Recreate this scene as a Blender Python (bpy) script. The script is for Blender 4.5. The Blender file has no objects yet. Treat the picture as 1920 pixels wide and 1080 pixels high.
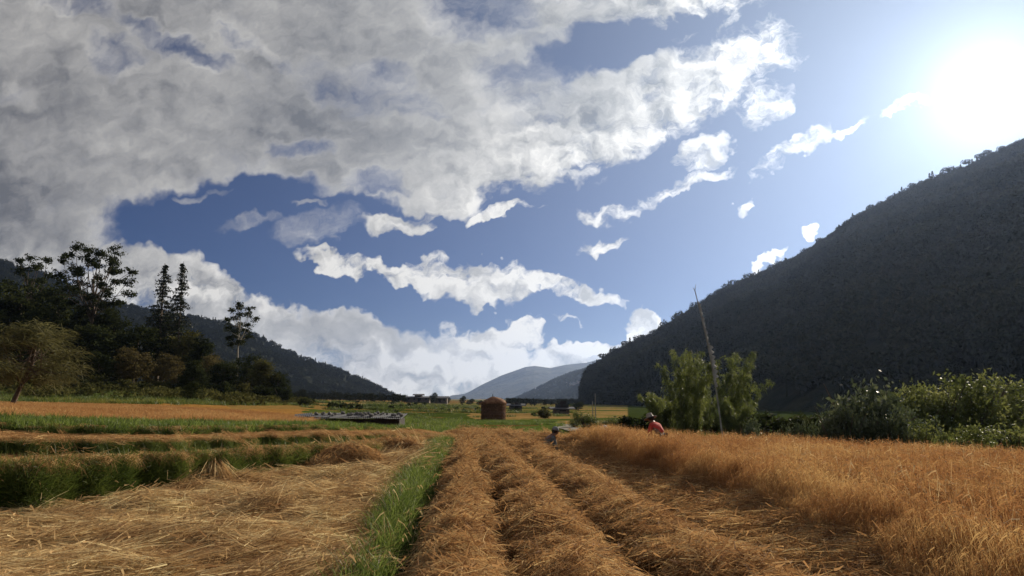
import bpy, math, random
import numpy as np
from mathutils import Vector, Matrix, Euler

random.seed(7)
rng = np.random.default_rng(11)
scene = bpy.context.scene
COL = scene.collection

# ------------------------------------------------------------------ camera
EYE = 1.65
FPX = 1321.0
PITCH = math.radians(8.95)
CP, SP = math.cos(PITCH), math.sin(PITCH)
cam_data = bpy.data.cameras.new('camera')
cam_data.sensor_width = 36.0
cam_data.lens = 36.0 * FPX / 1920.0
cam_data.clip_start = 0.1
cam_data.clip_end = 60000.0
cam = bpy.data.objects.new('camera', cam_data)
cam.location = (0, 0, EYE)
cam.rotation_euler = (math.radians(90) + PITCH, 0, 0)
COL.objects.link(cam)
scene.camera = cam


def ray(u, v):
    """direction through a point of the photograph, y component = forward"""
    x, y = u - 960.0, 540.0 - v
    return np.array([x, FPX * CP - y * SP, FPX * SP + y * CP])


def at(u, v, D):
    r = ray(u, v)
    return np.array([0, 0, EYE]) + r * (D / r[1])


def at_z(u, v, z):
    r = ray(u, v)
    return np.array([0, 0, EYE]) + r * ((z - EYE) / r[2])


# ------------------------------------------------------------------ sun, sky, exposure
SUN_U, SUN_V = 1852.0, 170.0
sd = ray(SUN_U, SUN_V)
sd = sd / np.linalg.norm(sd)
SUN_EL = math.asin(sd[2])
SUN_AZ = math.atan2(sd[0], sd[1])          # clockwise from +Y
SUN = Vector(sd.tolist())
sun_data = bpy.data.lights.new('sun', 'SUN')
sun_data.energy = 5.0
sun_data.angle = math.radians(0.6)
sun_data.color = (1.0, 0.87, 0.68)
sun = bpy.data.objects.new('sun', sun_data)
sun.rotation_euler = SUN.to_track_quat('Z', 'Y').to_euler()
sun.location = (40, 60, 60)
COL.objects.link(sun)

scene.view_settings.view_transform = 'Standard'
scene.view_settings.look = 'None'
scene.view_settings.exposure = 0.32
scene.view_settings.gamma = 1.0
scene.view_settings.use_curve_mapping = False
scene.render.engine = 'CYCLES'
scene.cycles.use_denoising = True
scene.cycles.max_bounces = 6
scene.cycles.diffuse_bounces = 2
scene.cycles.glossy_bounces = 2
scene.cycles.transmission_bounces = 3
scene.cycles.volume_bounces = 1
scene.cycles.transparent_max_bounces = 8
scene.cycles.sample_clamp_indirect = 4.0
scene.cycles.caustics_reflective = False
scene.cycles.caustics_refractive = False


class NT:
    """small helper for writing node trees"""
    def __init__(self, tree):
        self.t = tree

    def n(self, typ, ins=None, **props):
        nd = self.t.nodes.new(typ)
        for k, v in props.items():
            setattr(nd, k, v)
        if ins:
            for k, v in ins.items():
                self.put(nd.inputs[k], v)
        return nd

    def put(self, sock, v):
        if isinstance(v, bpy.types.NodeSocket):
            self.t.links.new(v, sock)
        else:
            sock.default_value = v

    def m(self, op, a, b=0.0, c=0.0, clamp=False):
        nd = self.t.nodes.new('ShaderNodeMath')
        nd.operation = op
        nd.use_clamp = clamp
        self.put(nd.inputs[0], a)
        self.put(nd.inputs[1], b)
        self.put(nd.inputs[2], c)
        return nd.outputs[0]

    def vm(self, op, a, b=(0, 0, 0)):
        nd = self.t.nodes.new('ShaderNodeVectorMath')
        nd.operation = op
        self.put(nd.inputs[0], a)
        self.put(nd.inputs[1], b)
        return nd.outputs['Value'] if op in ('LENGTH', 'DOT_PRODUCT', 'DISTANCE') else nd.outputs[0]

    def noise(self, vec, scale, detail=4, rough=0.5, dist=0.0, two=False):
        nd = self.t.nodes.new('ShaderNodeTexNoise')
        if two:
            nd.noise_dimensions = '2D'
        self.put(nd.inputs['Vector'], vec)
        nd.inputs['Scale'].default_value = scale
        nd.inputs['Detail'].default_value = detail
        nd.inputs['Roughness'].default_value = rough
        nd.inputs['Distortion'].default_value = dist
        return nd

    def rng(self, val, a, b, c=0.0, d=1.0, smooth=True):
        nd = self.t.nodes.new('ShaderNodeMapRange')
        nd.interpolation_type = 'SMOOTHSTEP' if smooth else 'LINEAR'
        for i, x in enumerate((val, a, b, c, d)):
            self.put(nd.inputs[i], x)
        return nd.outputs[0]

    def mix(self, f, a, b, kind='MIX'):
        nd = self.t.nodes.new('ShaderNodeMix')
        nd.data_type = 'RGBA'
        nd.blend_type = kind
        self.put(nd.inputs[0], f)
        self.put(nd.inputs[6], a)
        self.put(nd.inputs[7], b)
        return nd.outputs[2]


world = bpy.data.worlds.new('World')
scene.world = world
world.use_nodes = True
wt = world.node_tree
wt.nodes.clear()
W = NT(wt)
tc = W.n('ShaderNodeTexCoord').outputs['Generated']
sky = W.n('ShaderNodeTexSky', sky_type='NISHITA', sun_disc=False, sun_elevation=SUN_EL, sun_rotation=SUN_AZ,
          altitude=1200.0, air_density=1.0, dust_density=0.25, ozone_density=2.2)
SKY_STRENGTH = 0.085
sep = W.n('ShaderNodeSeparateXYZ', {0: tc})
dx, dy, dz = sep.outputs
dyc = W.m('MAXIMUM', dy, 0.12)
PX = W.m('DIVIDE', dx, dyc)
PZ = W.m('DIVIDE', dz, dyc)
P = W.n('ShaderNodeCombineXYZ', {0: PX, 1: PZ, 2: 0.0}).outputs[0]
# wind-torn edges: the cloud map is bent by noise before the cloud bodies are laid out
dn = W.noise(P, 5.0, 4, 0.6, two=True)
wob = W.vm('SUBTRACT', dn.outputs['Color'], (0.5, 0.5, 0.5))
wobs = W.n('ShaderNodeVectorMath', {0: wob, 3: 0.09}, operation='SCALE').outputs[0]
dn2 = W.noise(P, 22.0, 3, 0.6, two=True)
wob2 = W.n('ShaderNodeVectorMath', {0: W.vm('SUBTRACT', dn2.outputs['Color'], (0.5, 0.5, 0.5)), 3: 0.05}, operation='SCALE').outputs[0]
PD = W.vm('ADD', W.vm('MULTIPLY', W.vm('ADD', W.vm('ADD', P, wobs), wob2), (1, 1, 0)), (0, 0, 1))


def pix(u, v):
    r = ray(u, v)
    return r[0] / r[1], r[2] / r[1], r[1]


def bodies(lst, vec):
    acc = None
    for b in lst:
        u, v, ru, rv, rot, st = b[:6]
        soft = b[6] if len(b) > 6 else 0.45
        x, z, fw = pix(u, v)
        k = 1.0 + z * z * 0.5
        c_, s_ = math.cos(math.radians(rot)), math.sin(math.radians(rot))
        a, b_ = ru / fw * k, rv / fw * k
        p_ = W.vm('DOT_PRODUCT', vec, (c_ / a, s_ / a, -(c_ * x + s_ * z) / a))
        q_ = W.vm('DOT_PRODUCT', vec, (-s_ / b_, c_ / b_, (s_ * x - c_ * z) / b_))
        r2 = W.m('MULTIPLY_ADD', p_, p_, W.m('MULTIPLY', q_, q_))
        val = W.rng(r2, (1.0 - soft) ** 2, (1.0 + soft) ** 2, st, 0.0)
        acc = val if acc is None else W.m('MAXIMUM', acc, val)
    return acc


SHEET = [
    (100, 150, 440, 280, 0, 1.0), (520, 90, 520, 210, -8, 1.0), (420, 200, 330, 105, -6, .95, .4),
    (800, 250, 330, 120, 6, 1.0, .35), (1060, 222, 340, 78, 15, .95, .45), (1290, 150, 160, 52, 24, .80, .6),
    (1120, 70, 250, 38, 14, .62, .5), (790, 345, 130, 66, 0, .85, .4), (40, 400, 200, 110, 0, 1.0),
    (900, 60, 260, 120, 0, .72, .5), (1160, 5, 210, 34, 8, .85), (1420, 180, 40, 30, 60, .55, .7), (440, 340, 90, 12, 8, .45, .9), (650, 322, 90, 20, 5, .5, .9),
    (560, 285, 110, 26, 8, .7, .6), (370, 372, 50, 12, 6, .42, .9), (190, 300, 140, 60, 10, .9),
]
CUMULUS = [   # piled clouds over the horizon
    (262, 500, 80, 50, -25, 1.0, .3), (290, 575, 165, 95, 0, 1.0, .3), (470, 604, 120, 50, -12, 1.0, .28),
    (610, 645, 220, 52, -6, 1.0, .3), (560, 690, 380, 60, 0, .92), (840, 700, 300, 50, 0, .92), (900, 735, 330, 36, 0, .85, .6),
]
WISPS = [    # single clouds in the open blue
    (640, 502, 66, 19, -14, .92, .35), (755, 524, 66, 19, -16, .92, .35), (880, 530, 108, 40, -6, 1.0, .35),
    (1045, 528, 112, 20, -10, .92, .4), (900, 568, 54, 15, 0, .85, .4),
    (735, 434, 58, 21, 2, .92, .4), (600, 432, 74, 30, 10, .42, .9), (468, 421, 60, 12, 6, .56, .7),
    (770, 410, 50, 8, 5, .6, .7), (928, 400, 50, 13, 14, .85, .4), (860, 392, 50, 9, -4, .55, .8), (590, 382, 28, 6, 0, .6, .8), (352, 378, 34, 10, 6, .56, .8), (412, 368, 24, 7, 4, .5, .8),
    (965, 640, 62, 36, 0, 1.0, .28), (1040, 674, 96, 26, 8, 1.0, .3), (1130, 656, 56, 18, 5, 1.0, .3),
    (1212, 606, 42, 33, 0, 1.0, .26), (1190, 645, 46, 16, 0, 1.0, .3), (860, 650, 84, 36, 0, .75),
    (1445, 506, 34, 12, 25, .95, .4), (1532, 452, 20, 14, 30, .95, .4),
    (1125, 400, 52, 13, 6, .60, .8), (1256, 364, 66, 12, 21, .62, .8), (1125, 453, 46, 14, 14, .85, .5),
    (1334, 283, 38, 22, 40, .64, .8), (1498, 268, 66, 15, 44, .60, .8), (1580, 232, 76, 8, 24, .50, .9),
    (1690, 188, 46, 8, 28, .52, .9), (1396, 396, 20, 9, 40, .58, .9), (1345, 326, 46, 8, 12, .48, .9), (1425, 175, 40, 34, 70, .56, .9),
    (1030, 599, 42, 5, 0, .62, .7), (1000, 392, 26, 5, 15, .46, .8),
]
HOLES = [
    (1070, 105, 110, 36, 22, .52, .7), (985, 150, 80, 60, 30, .30, .8), (1180, 95, 60, 16, 20, .4, .7), (700, 345, 40, 20, 0, .4, .8), (225, 100, 44, 24, 10, .42, .95), (325, 75, 84, 15, -30, .50, .9),
    (140, 12, 50, 16, 0, .45, .9), (690, 165, 100, 30, -14, .36, .95), (30, 180, 30, 16, 0, .35, .9), (480, 105, 60, 10, -30, .3, .9), (560, 268, 46, 14, 5, .45, .9),
    (400, 398, 165, 40, 8, .74, .8), (560, 448, 185, 72, -10, .92, .6), (720, 470, 225, 58, -4, .9, .55), (345, 430, 70, 24, -20, .9, .5),
    (880, 20, 90, 40, 0, .35, .5), (1240, 60, 90, 12, 18, .6, .5),
]
front = W.rng(dy, 0.05, 0.3)
msk = W.m('SUBTRACT', bodies(SHEET + CUMULUS, PD), bodies(HOLES, PD))
msk = W.m('MAXIMUM', msk, bodies(WISPS, PD))
msk = W.m('ADD', W.m('MULTIPLY', msk, front), W.m('MULTIPLY', W.m('SUBTRACT', 1.0, front), 0.55))

# cloud substance: fractal noise with rounded billows, seen three times for relief


def substance(off):
    v = W.vm('ADD', P, off)
    v = W.vm('ADD', v, wob2)
    v = W.vm('MULTIPLY', v, (1.0, 1.4, 1.0))
    f = W.noise(v, 8.5, 9, 0.66, two=True).outputs['Fac']
    vo = W.n('ShaderNodeTexVoronoi', {'Vector': W.vm('ADD', v, wobs), 'Scale': 17.0, 'Smoothness': 0.5, 'Detail': 1.0, 'Roughness': 0.5},
             feature='SMOOTH_F1', voronoi_dimensions='2D', normalize=True).outputs['Distance']
    b = W.m('SUBTRACT', 0.62, vo)
    return W.m('ADD', W.m('MULTIPLY', f, 0.72), W.m('MULTIPLY', b, 0.36))


GREY = [(250, 230, 560, 220, 0, 1.0, .5), (520, 80, 560, 180, 0, .9, .5), (700, 300, 180, 60, 10, .5, .6), (80, 330, 250, 110, 0, .9, .5),
        (680, 625, 190, 22, -6, .75, .6), (450, 620, 200, 40, -4, .55, .6), (870, 130, 240, 120, 0, .55, .6), (880, 560, 90, 16, -8, .35, .6), (1090, 690, 90, 12, 8, .35, .6)]
grey = W.m('MULTIPLY', bodies(GREY, PD), front)
s0 = substance((0, 0, 0))
s1 = substance((0.016, 0.015, 0))
dens = W.m('ADD', W.m('SUBTRACT', W.m('MULTIPLY', msk, 0.95), W.rng(msk, 0.0, 0.35, 0.6, 0.0)), W.m('MULTIPLY', W.m('SUBTRACT', s0, 0.452), W.rng(grey, 0.0, 0.8, 2.9, 1.0)))
streak = W.vm('ADD', W.vm('MULTIPLY', W.n('ShaderNodeVectorRotate', {'Vector': P, 'Angle': math.radians(-24)}, rotation_type='Z_AXIS').outputs[0], (0.6, 1.6, 1.0)), wob2)
fine = W.noise(streak, 34.0, 5, 0.65, two=True).outputs['Fac']
dens = W.m('ADD', dens, W.m('MULTIPLY', W.m('SUBTRACT', fine, 0.5), W.rng(grey, 0.0, 0.6, 1.25, 0.3)))
alpha = W.m('MULTIPLY', W.rng(dens, 0.20, 0.92), W.rng(msk, 0.15, 0.75, 0.45, 1.0))
thick = W.rng(dens, 0.5, 1.25)
relief = W.m('MULTIPLY', W.m('SUBTRACT', s0, s1), W.rng(grey, 0.0, 0.9, 3.6, 0.95))
big = W.noise(P, 3.0, 2, 0.55, two=True).outputs['Fac']
lit = W.m('ADD', 0.80, W.m('MAXIMUM', relief, -0.5))
lit = W.m('SUBTRACT', lit, W.m('ADD', W.m('MULTIPLY', grey, 0.34), W.m('MULTIPLY', thick, W.m('ADD', 0.08, W.m('MULTIPLY', grey, 0.32)))))
lit = W.m('ADD', lit, W.m('MULTIPLY', W.m('SUBTRACT', big, 0.5), 0.7))
lit = W.m('ADD', lit, W.rng(dz, 0.03, 0.20, 0.16, 0.0))
lit = W.m('SUBTRACT', lit, W.m('MULTIPLY', W.rng(dy, 0.5, -0.2), 0.3), clamp=True)
cang = W.vm('DOT_PRODUCT', tc, (SUN.x, SUN.y, SUN.z))
ang = W.m('ARCCOSINE', W.m('MINIMUM', cang, 0.999999))
ccol = W.mix(lit, (0.112, 0.112, 0.120, 1), (0.72, 0.69, 0.64, 1))
# clouds nearer the sun are brighter
cb = W.m('ADD', W.m('MULTIPLY', W.m('EXPONENT', W.m('DIVIDE', ang, -0.30)), 0.75), 0.88)
ccol = W.n('ShaderNodeVectorMath', {0: ccol, 3: cb}, operation='SCALE').outputs[0]
skc = W.n('ShaderNodeVectorMath', {0: sky.outputs[0], 3: SKY_STRENGTH}, operation='SCALE').outputs[0]
skc = W.vm('MULTIPLY', skc, (0.058, 0.136, 0.298))
full = W.mix(W.m('MULTIPLY', alpha, 0.97), skc, ccol)
# the bright aureole round the sun
g1 = W.m('MULTIPLY', W.m('EXPONENT', W.m('DIVIDE', ang, -0.04)), 1.1)
g2 = W.m('MULTIPLY', W.m('EXPONENT', W.m('DIVIDE', ang, -0.31)), 0.72)
glow = W.n('ShaderNodeVectorMath', {0: (0.78, 0.90, 1.0), 3: W.m('ADD', g1, g2)}, operation='SCALE').outputs[0]
full = W.vm('ADD', full, glow)
bg = W.n('ShaderNodeBackground', {'Color': full, 'Strength': 1.0})
W.n('ShaderNodeOutputWorld', {'Surface': bg.outputs[0]})
world.cycles.sampling_method = 'MANUAL'
world.cycles.sample_map_resolution = 512


# ------------------------------------------------------------------ materials
def new_mat(name):
    m = bpy.data.materials.new(name)
    m.use_nodes = True
    m.node_tree.nodes.clear()
    return m, NT(m.node_tree)


def finish(N, shader, disp=None):
    o = N.n('ShaderNodeOutputMaterial', {'Surface': shader})
    if disp is not None:
        N.t.links.new(disp, o.inputs['Displacement'])


def blade_mat(name, c0, c1, c2, trans=0.45, rough=0.55, spec=0.25, patch=2.0, patchy=0.5):
    """blades, straws and leaves: tint attribute per blade, a slow patch noise, light shining through"""
    m, N = new_mat(name)
    t = N.n('ShaderNodeAttribute', attribute_name='tint').outputs['Fac']
    pos = N.n('ShaderNodeNewGeometry').outputs['Position']
    pn = N.noise(pos, 1.0 / patch, 3, 0.6).outputs['Fac']
    k = N.m('ADD', N.m('MULTIPLY', t, 1.0 - patchy), N.m('MULTIPLY', N.rng(pn, 0.3, 0.7), patchy))
    r = N.n('ShaderNodeValToRGB', {0: k})
    e = r.color_ramp.elements
    e[0].color = (*c0, 1); e[0].position = 0.08
    e[1].color = (*c2, 1); e[1].position = 0.92
    x = e.new(0.5); x.color = (*c1, 1)
    col = r.outputs[0]
    p = N.n('ShaderNodeBsdfPrincipled', {'Base Color': col, 'Roughness': rough, 'Specular IOR Level': spec})
    tr = N.n('ShaderNodeBsdfTranslucent', {'Color': col})
    mx = N.n('ShaderNodeMixShader', {0: trans, 1: p.outputs[0], 2: tr.outputs[0]})
    finish(N, mx.outputs[0])
    return m


def plain_mat(name, col, col2=None, scale=3.0, rough=0.8, spec=0.3, metal=0.0, bump=0.2, stretch=(1, 1, 1), detail=6):
    m, N = new_mat(name)
    oc = N.n('ShaderNodeTexCoord').outputs['Object']
    v = N.vm('MULTIPLY', oc, stretch)
    nz = N.noise(v, scale, detail, 0.6).outputs['Fac']
    c = N.mix(N.rng(nz, 0.3, 0.7), (*col, 1), (*(col2 or tuple(x * 0.55 for x in col)), 1))
    p = N.n('ShaderNodeBsdfPrincipled', {'Base Color': c, 'Roughness': rough, 'Specular IOR Level': spec, 'Metallic': metal})
    b = N.n('ShaderNodeBump', {'Height': nz, 'Strength': bump, 'Distance': 0.05})
    N.t.links.new(b.outputs[0], p.inputs['Normal'])
    finish(N, p.outputs[0])
    return m


MAT = {}
MAT['straw_pale'] = blade_mat('laid_rice_straw', (0.26, 0.14, 0.064), (0.62, 0.42, 0.20), (0.90, 0.77, 0.43), 0.36, 0.8, 0.06, 0.7, 0.4)
MAT['straw_row'] = blade_mat('cut_rice_straw', (0.22, 0.110, 0.046), (0.53, 0.305, 0.130), (0.80, 0.59, 0.28), 0.36, 0.8, 0.06, 0.5, 0.35)
MAT['rice'] = blade_mat('ripe_rice', (0.24, 0.112, 0.044), (0.44, 0.218, 0.084), (0.70, 0.48, 0.20), 0.40, 0.8, 0.08, 1.8, 0.35)
MAT['far_rice'] = blade_mat('far_ripe_rice', (.27, .13, .05), (.46, .25, .10), (.62, .42, .18), .36, .8, .05, 4.0, .5)
MAT['grass'] = blade_mat('bund_grass', (0.045, 0.070, 0.013), (0.110, 0.160, 0.030), (0.24, 0.29, 0.07), 0.5, 0.5, 0.25, 0.9, 0.4)
MAT['bank'] = blade_mat('bank_grass', (0.040, 0.062, 0.014), (0.105, 0.145, 0.028), (0.22, 0.25, 0.06), 0.35, 0.5, 0.25, 1.0, 0.5)
MAT['dark_leaf'] = blade_mat('dark_foliage', (0.014, 0.021, 0.008), (0.034, 0.043, 0.015), (0.070, 0.078, 0.026), 0.28, 0.9, 0.04, 6.0, 0.35)
MAT['olive_leaf'] = blade_mat('olive_foliage', (0.040, 0.043, 0.014), (0.085, 0.085, 0.027), (0.15, 0.14, 0.045), 0.3, 0.9, 0.04, 6.0, 0.35)
MAT['brown_leaf'] = blade_mat('brownish_foliage', (0.046, 0.038, 0.017), (0.10, 0.080, 0.034), (0.17, 0.14, 0.055), 0.3, 0.9, 0.04, 5.0, 0.35)
MAT['needle'] = blade_mat('conifer_needles', (0.010, 0.016, 0.009), (0.022, 0.032, 0.016), (0.045, 0.055, 0.026), 0.15, 0.6, 0.2, 4.0, 0.3)
MAT['willow_leaf'] = blade_mat('feathery_foliage', (0.055, 0.054, 0.022), (0.125, 0.12, 0.046), (0.23, 0.215, 0.09), 0.4, 0.6, 0.2, 1.5, 0.4)
MAT['bamboo_leaf'] = blade_mat('bamboo_foliage', (0.045, 0.058, 0.016), (0.125, 0.150, 0.038), (0.30, 0.32, 0.09), 0.5, 0.5, 0.2, 1.2, 0.4)
MAT['gloss_leaf'] = blade_mat('glossy_shrub_leaves', (0.032, 0.045, 0.020), (0.075, 0.095, 0.042), (0.18, 0.20, 0.10), 0.3, 0.50, 0.35, 1.0, 0.3)
MAT['hedge_leaf'] = blade_mat('hedge_leaves', (0.052, 0.066, 0.018), (0.13, 0.15, 0.040), (0.30, 0.30, 0.10), 0.45, 0.55, 0.25, 1.5, 0.5)
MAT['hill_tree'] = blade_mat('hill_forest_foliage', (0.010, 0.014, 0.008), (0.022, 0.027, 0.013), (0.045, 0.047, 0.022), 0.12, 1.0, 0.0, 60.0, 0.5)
MAT['bark'] = plain_mat('bark', (0.16, 0.12, 0.085), (0.055, 0.04, 0.03), 6.0, 0.9, bump=0.5, stretch=(1, 1, 0.3))
MAT['pale_bark'] = plain_mat('pale_bark', (0.46, 0.43, 0.37), (0.22, 0.19, 0.15), 4.0, 0.8, bump=0.3, stretch=(1, 1, 0.4))
MAT['culm'] = plain_mat('bamboo_culm', (0.16, 0.18, 0.05), (0.09, 0.09, 0.03), 8.0, 0.5, bump=0.1)


# ------------------------------------------------------------------ mesh helpers
def mesh(name, V, F, mat=None, attrs=None, smooth=False, edges=None):
    """V (n,3); F (m,k) with one k, or a list of such arrays; attrs: name -> (n,) floats per vertex"""
    V = np.asarray(V, dtype=np.float32)
    Fs = F if isinstance(F, list) else [F]
    Fs = [np.asarray(f, dtype=np.int32) for f in Fs if len(f)]
    me = bpy.data.meshes.new(name)
    me.vertices.add(len(V))
    me.vertices.foreach_set('co', V.ravel())
    if Fs:
        nl = sum(f.size for f in Fs)
        npoly = sum(len(f) for f in Fs)
        me.loops.add(nl)
        me.polygons.add(npoly)
        me.loops.foreach_set('vertex_index', np.concatenate([f.ravel() for f in Fs]))
        tot = np.concatenate([np.full(len(f), f.shape[1], dtype=np.int32) for f in Fs])
        st = np.concatenate([[0], np.cumsum(tot)[:-1]]).astype(np.int32)
        me.polygons.foreach_set('loop_start', st)
        me.polygons.foreach_set('use_smooth', np.full(npoly, smooth, dtype=bool))
    for k, a in (attrs or {}).items():
        a = np.asarray(a)
        if a.ndim == 2 and a.shape[1] == 4:
            at_ = me.attributes.new(k, 'FLOAT_COLOR', 'POINT')
            at_.data.foreach_set('color', a.astype(np.float32).ravel())
        elif a.ndim == 2:
            at_ = me.attributes.new(k, 'FLOAT_VECTOR', 'POINT')
            at_.data.foreach_set('vector', a.astype(np.float32).ravel())
        elif a.dtype.kind == 'i':
            at_ = me.attributes.new(k, 'INT', 'POINT')
            at_.data.foreach_set('value', a.astype(np.int32))
        elif a.dtype.kind == 'b':
            at_ = me.attributes.new(k, 'BOOLEAN', 'POINT')
            at_.data.foreach_set('value', a)
        else:
            at_ = me.attributes.new(k, 'FLOAT', 'POINT')
            at_.data.foreach_set('value', a.astype(np.float32))
    me.update(calc_edges=True)
    me.validate()
    for m in ([mat] if mat is not None and not isinstance(mat, list) else (mat or [])):
        me.materials.append(m)
    return me


def link(name, me, parent=None, loc=None, rot=None, scale=None):
    o = bpy.data.objects.new(name, me)
    COL.objects.link(o)
    if parent is not None:
        o.parent = parent
    if loc is not None:
        o.location = tuple(float(c) for c in loc)
    if rot is not None:
        o.rotation_euler = rot
    if scale is not None:
        o.scale = (scale,) * 3 if isinstance(scale, (int, float)) else scale
    return o


def tag(o, label=None, cat=None, group=None, kind=None):
    if label: o['label'] = label
    if cat: o['category'] = cat
    if group: o['group'] = group
    if kind: o['kind'] = kind
    return o


def empty(name, loc, rz=0.0, scale=1.0):
    o = bpy.data.objects.new(name, None)
    o.empty_display_size = 0.3
    o.location = tuple(float(c) for c in loc)
    o.rotation_euler = (0, 0, rz)
    o.scale = (scale,) * 3
    COL.objects.link(o)
    return o


def unit(a):
    return a / np.maximum(np.linalg.norm(a, axis=-1, keepdims=True), 1e-9)


def ribbons(base, d, L, w, bend, R, segs=3, taper=0.25, side=None):
    """curved strips: base (n,3), d (n,3), length L, width w, bend (n,3) added as s^2"""
    n = len(base)
    s = np.linspace(0, 1, segs + 1)
    pts = base[:, None, :] + d[:, None, :] * (L[:, None, None] * s[None, :, None]) + bend[:, None, :] * (s ** 2)[None, :, None]
    if side is None:
        side = unit(np.cross(d, R.normal(size=(n, 3))))
    wid = w[:, None] * (1 - (1 - taper) * s[None, :] ** 1.5) * 0.5
    a = pts - side[:, None, :] * wid[:, :, None]
    b = pts + side[:, None, :] * wid[:, :, None]
    V = np.stack([a, b], 2).reshape(-1, 3)
    k = (segs + 1) * 2
    f = []
    for i in range(segs):
        j = i * 2
        f.append([j, j + 1, j + 3, j + 2])
    f = np.array(f)
    F = (np.arange(n)[:, None, None] * k + f[None]).reshape(-1, 4)
    t = np.repeat(R.random(n), k)
    return V, F, t


def join(parts):
    V, F, T, off = [], [], [], 0
    for v, f, t in parts:
        V.append(v); F.append(f + off); T.append(t)
        off += len(v)
    return np.concatenate(V), np.concatenate(F), np.concatenate(T)


def tube(path, rad, n=6, cap=False):
    """tapered tube along a path -> V, F(quads)"""
    path = np.asarray(path, float); rad = np.asarray(rad, float)
    t = np.gradient(path, axis=0); t = unit(t)
    ref = np.array([1.0, 0.13, 0.05])
    a = unit(np.cross(t, ref)); b = np.cross(t, a)
    an = np.linspace(0, 2 * np.pi, n, endpoint=False)
    V = path[:, None, :] + rad[:, None, None] * (a[:, None, :] * np.cos(an)[None, :, None] + b[:, None, :] * np.sin(an)[None, :, None])
    F = []
    m = len(path)
    for i in range(m - 1):
        for j in range(n):
            F.append([i * n + j, i * n + (j + 1) % n, (i + 1) * n + (j + 1) % n, (i + 1) * n + j])
    V = V.reshape(-1, 3)
    if cap:
        c = len(V)
        V = np.concatenate([V, path[:1], path[-1:]])
        for j in range(0, n, 2):
            F.append([c, (j + 2) % n, (j + 1) % n, j])
            q = (m - 1) * n
            F.append([c + 1, q + j, q + (j + 1) % n, q + (j + 2) % n])
    return V, np.array(F)


def tubes(lst, n=6, cap=False):
    V, F, off = [], [], 0
    for p, r in lst:
        v, f = tube(p, r, n, cap)
        V.append(v); F.append(f + off); off += len(v)
    return np.concatenate(V), np.concatenate(F)


def box(x0, x1, y0, y1, z0, z1):
    V = np.array([[x, y, z] for z in (z0, z1) for y in (y0, y1) for x in (x0, x1)], float)
    F = np.array([[0, 2, 3, 1], [4, 5, 7, 6], [0, 1, 5, 4], [2, 6, 7, 3], [0, 4, 6, 2], [1, 3, 7, 5]])
    return V, F


def vnoise(x, y, scale, seed=0, octaves=4):
    """cheap value noise in numpy, about -1..1"""
    out = np.zeros(np.broadcast(x, y).shape); amp = 1.0; tot = 0
    R_ = np.random.default_rng(seed)
    for o in range(octaves):
        tab = R_.random((64, 64))
        fx = np.asarray(x, float) / scale + 17.3 * o; fy = np.asarray(y, float) / scale + 5.1 * o
        ix = np.floor(fx).astype(int); iy = np.floor(fy).astype(int)
        tx = fx - ix; ty = fy - iy
        tx = tx * tx * (3 - 2 * tx); ty = ty * ty * (3 - 2 * ty)
        g = lambda i, j: tab[i % 64, j % 64]
        v = (g(ix, iy) * (1 - tx) + g(ix + 1, iy) * tx) * (1 - ty) + (g(ix, iy + 1) * (1 - tx) + g(ix + 1, iy + 1) * tx) * ty
        out = out + amp * (v * 2 - 1); tot += amp
        amp *= 0.5; scale *= 0.5
    return out / tot


_scatter_tree = None


def scatter_group():
    """geometry nodes: the mesh holds blade-tuft prototypes and loose points; put a prototype on every point"""
    global _scatter_tree
    if _scatter_tree:
        return _scatter_tree
    g = bpy.data.node_groups.new('tufts_on_points', 'GeometryNodeTree')
    g.interface.new_socket('Geometry', in_out='INPUT', socket_type='NodeSocketGeometry')
    g.interface.new_socket('Geometry', in_out='OUTPUT', socket_type='NodeSocketGeometry')
    N = NT(g)
    gi = g.nodes.new('NodeGroupInput'); go = g.nodes.new('NodeGroupOutput')

    def attr(nm, ty):
        nd = g.nodes.new('GeometryNodeInputNamedAttribute'); nd.data_type = ty
        nd.inputs['Name'].default_value = nm
        return nd.outputs['Attribute']
    sp = g.nodes.new('GeometryNodeSeparateGeometry'); sp.domain = 'POINT'
    g.links.new(gi.outputs[0], sp.inputs['Geometry']); g.links.new(attr('proto', 'BOOLEAN'), sp.inputs['Selection'])
    st = g.nodes.new('GeometryNodeSplitToInstances'); st.domain = 'POINT'
    g.links.new(sp.outputs[0], st.inputs['Geometry']); g.links.new(attr('pid', 'INT'), st.inputs['Group ID'])
    ip = g.nodes.new('GeometryNodeInstanceOnPoints')
    g.links.new(sp.outputs[1], ip.inputs['Points'])
    g.links.new(st.outputs[0], ip.inputs['Instance'])
    ip.inputs['Pick Instance'].default_value = True
    g.links.new(attr('pid', 'INT'), ip.inputs['Instance Index'])
    er = g.nodes.new('FunctionNodeEulerToRotation')
    g.links.new(attr('rot', 'FLOAT_VECTOR'), er.inputs[0])
    g.links.new(er.outputs[0], ip.inputs['Rotation'])
    g.links.new(attr('scl', 'FLOAT_VECTOR'), ip.inputs['Scale'])
    g.links.new(ip.outputs[0], go.inputs[0])
    _scatter_tree = g
    return g


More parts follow.
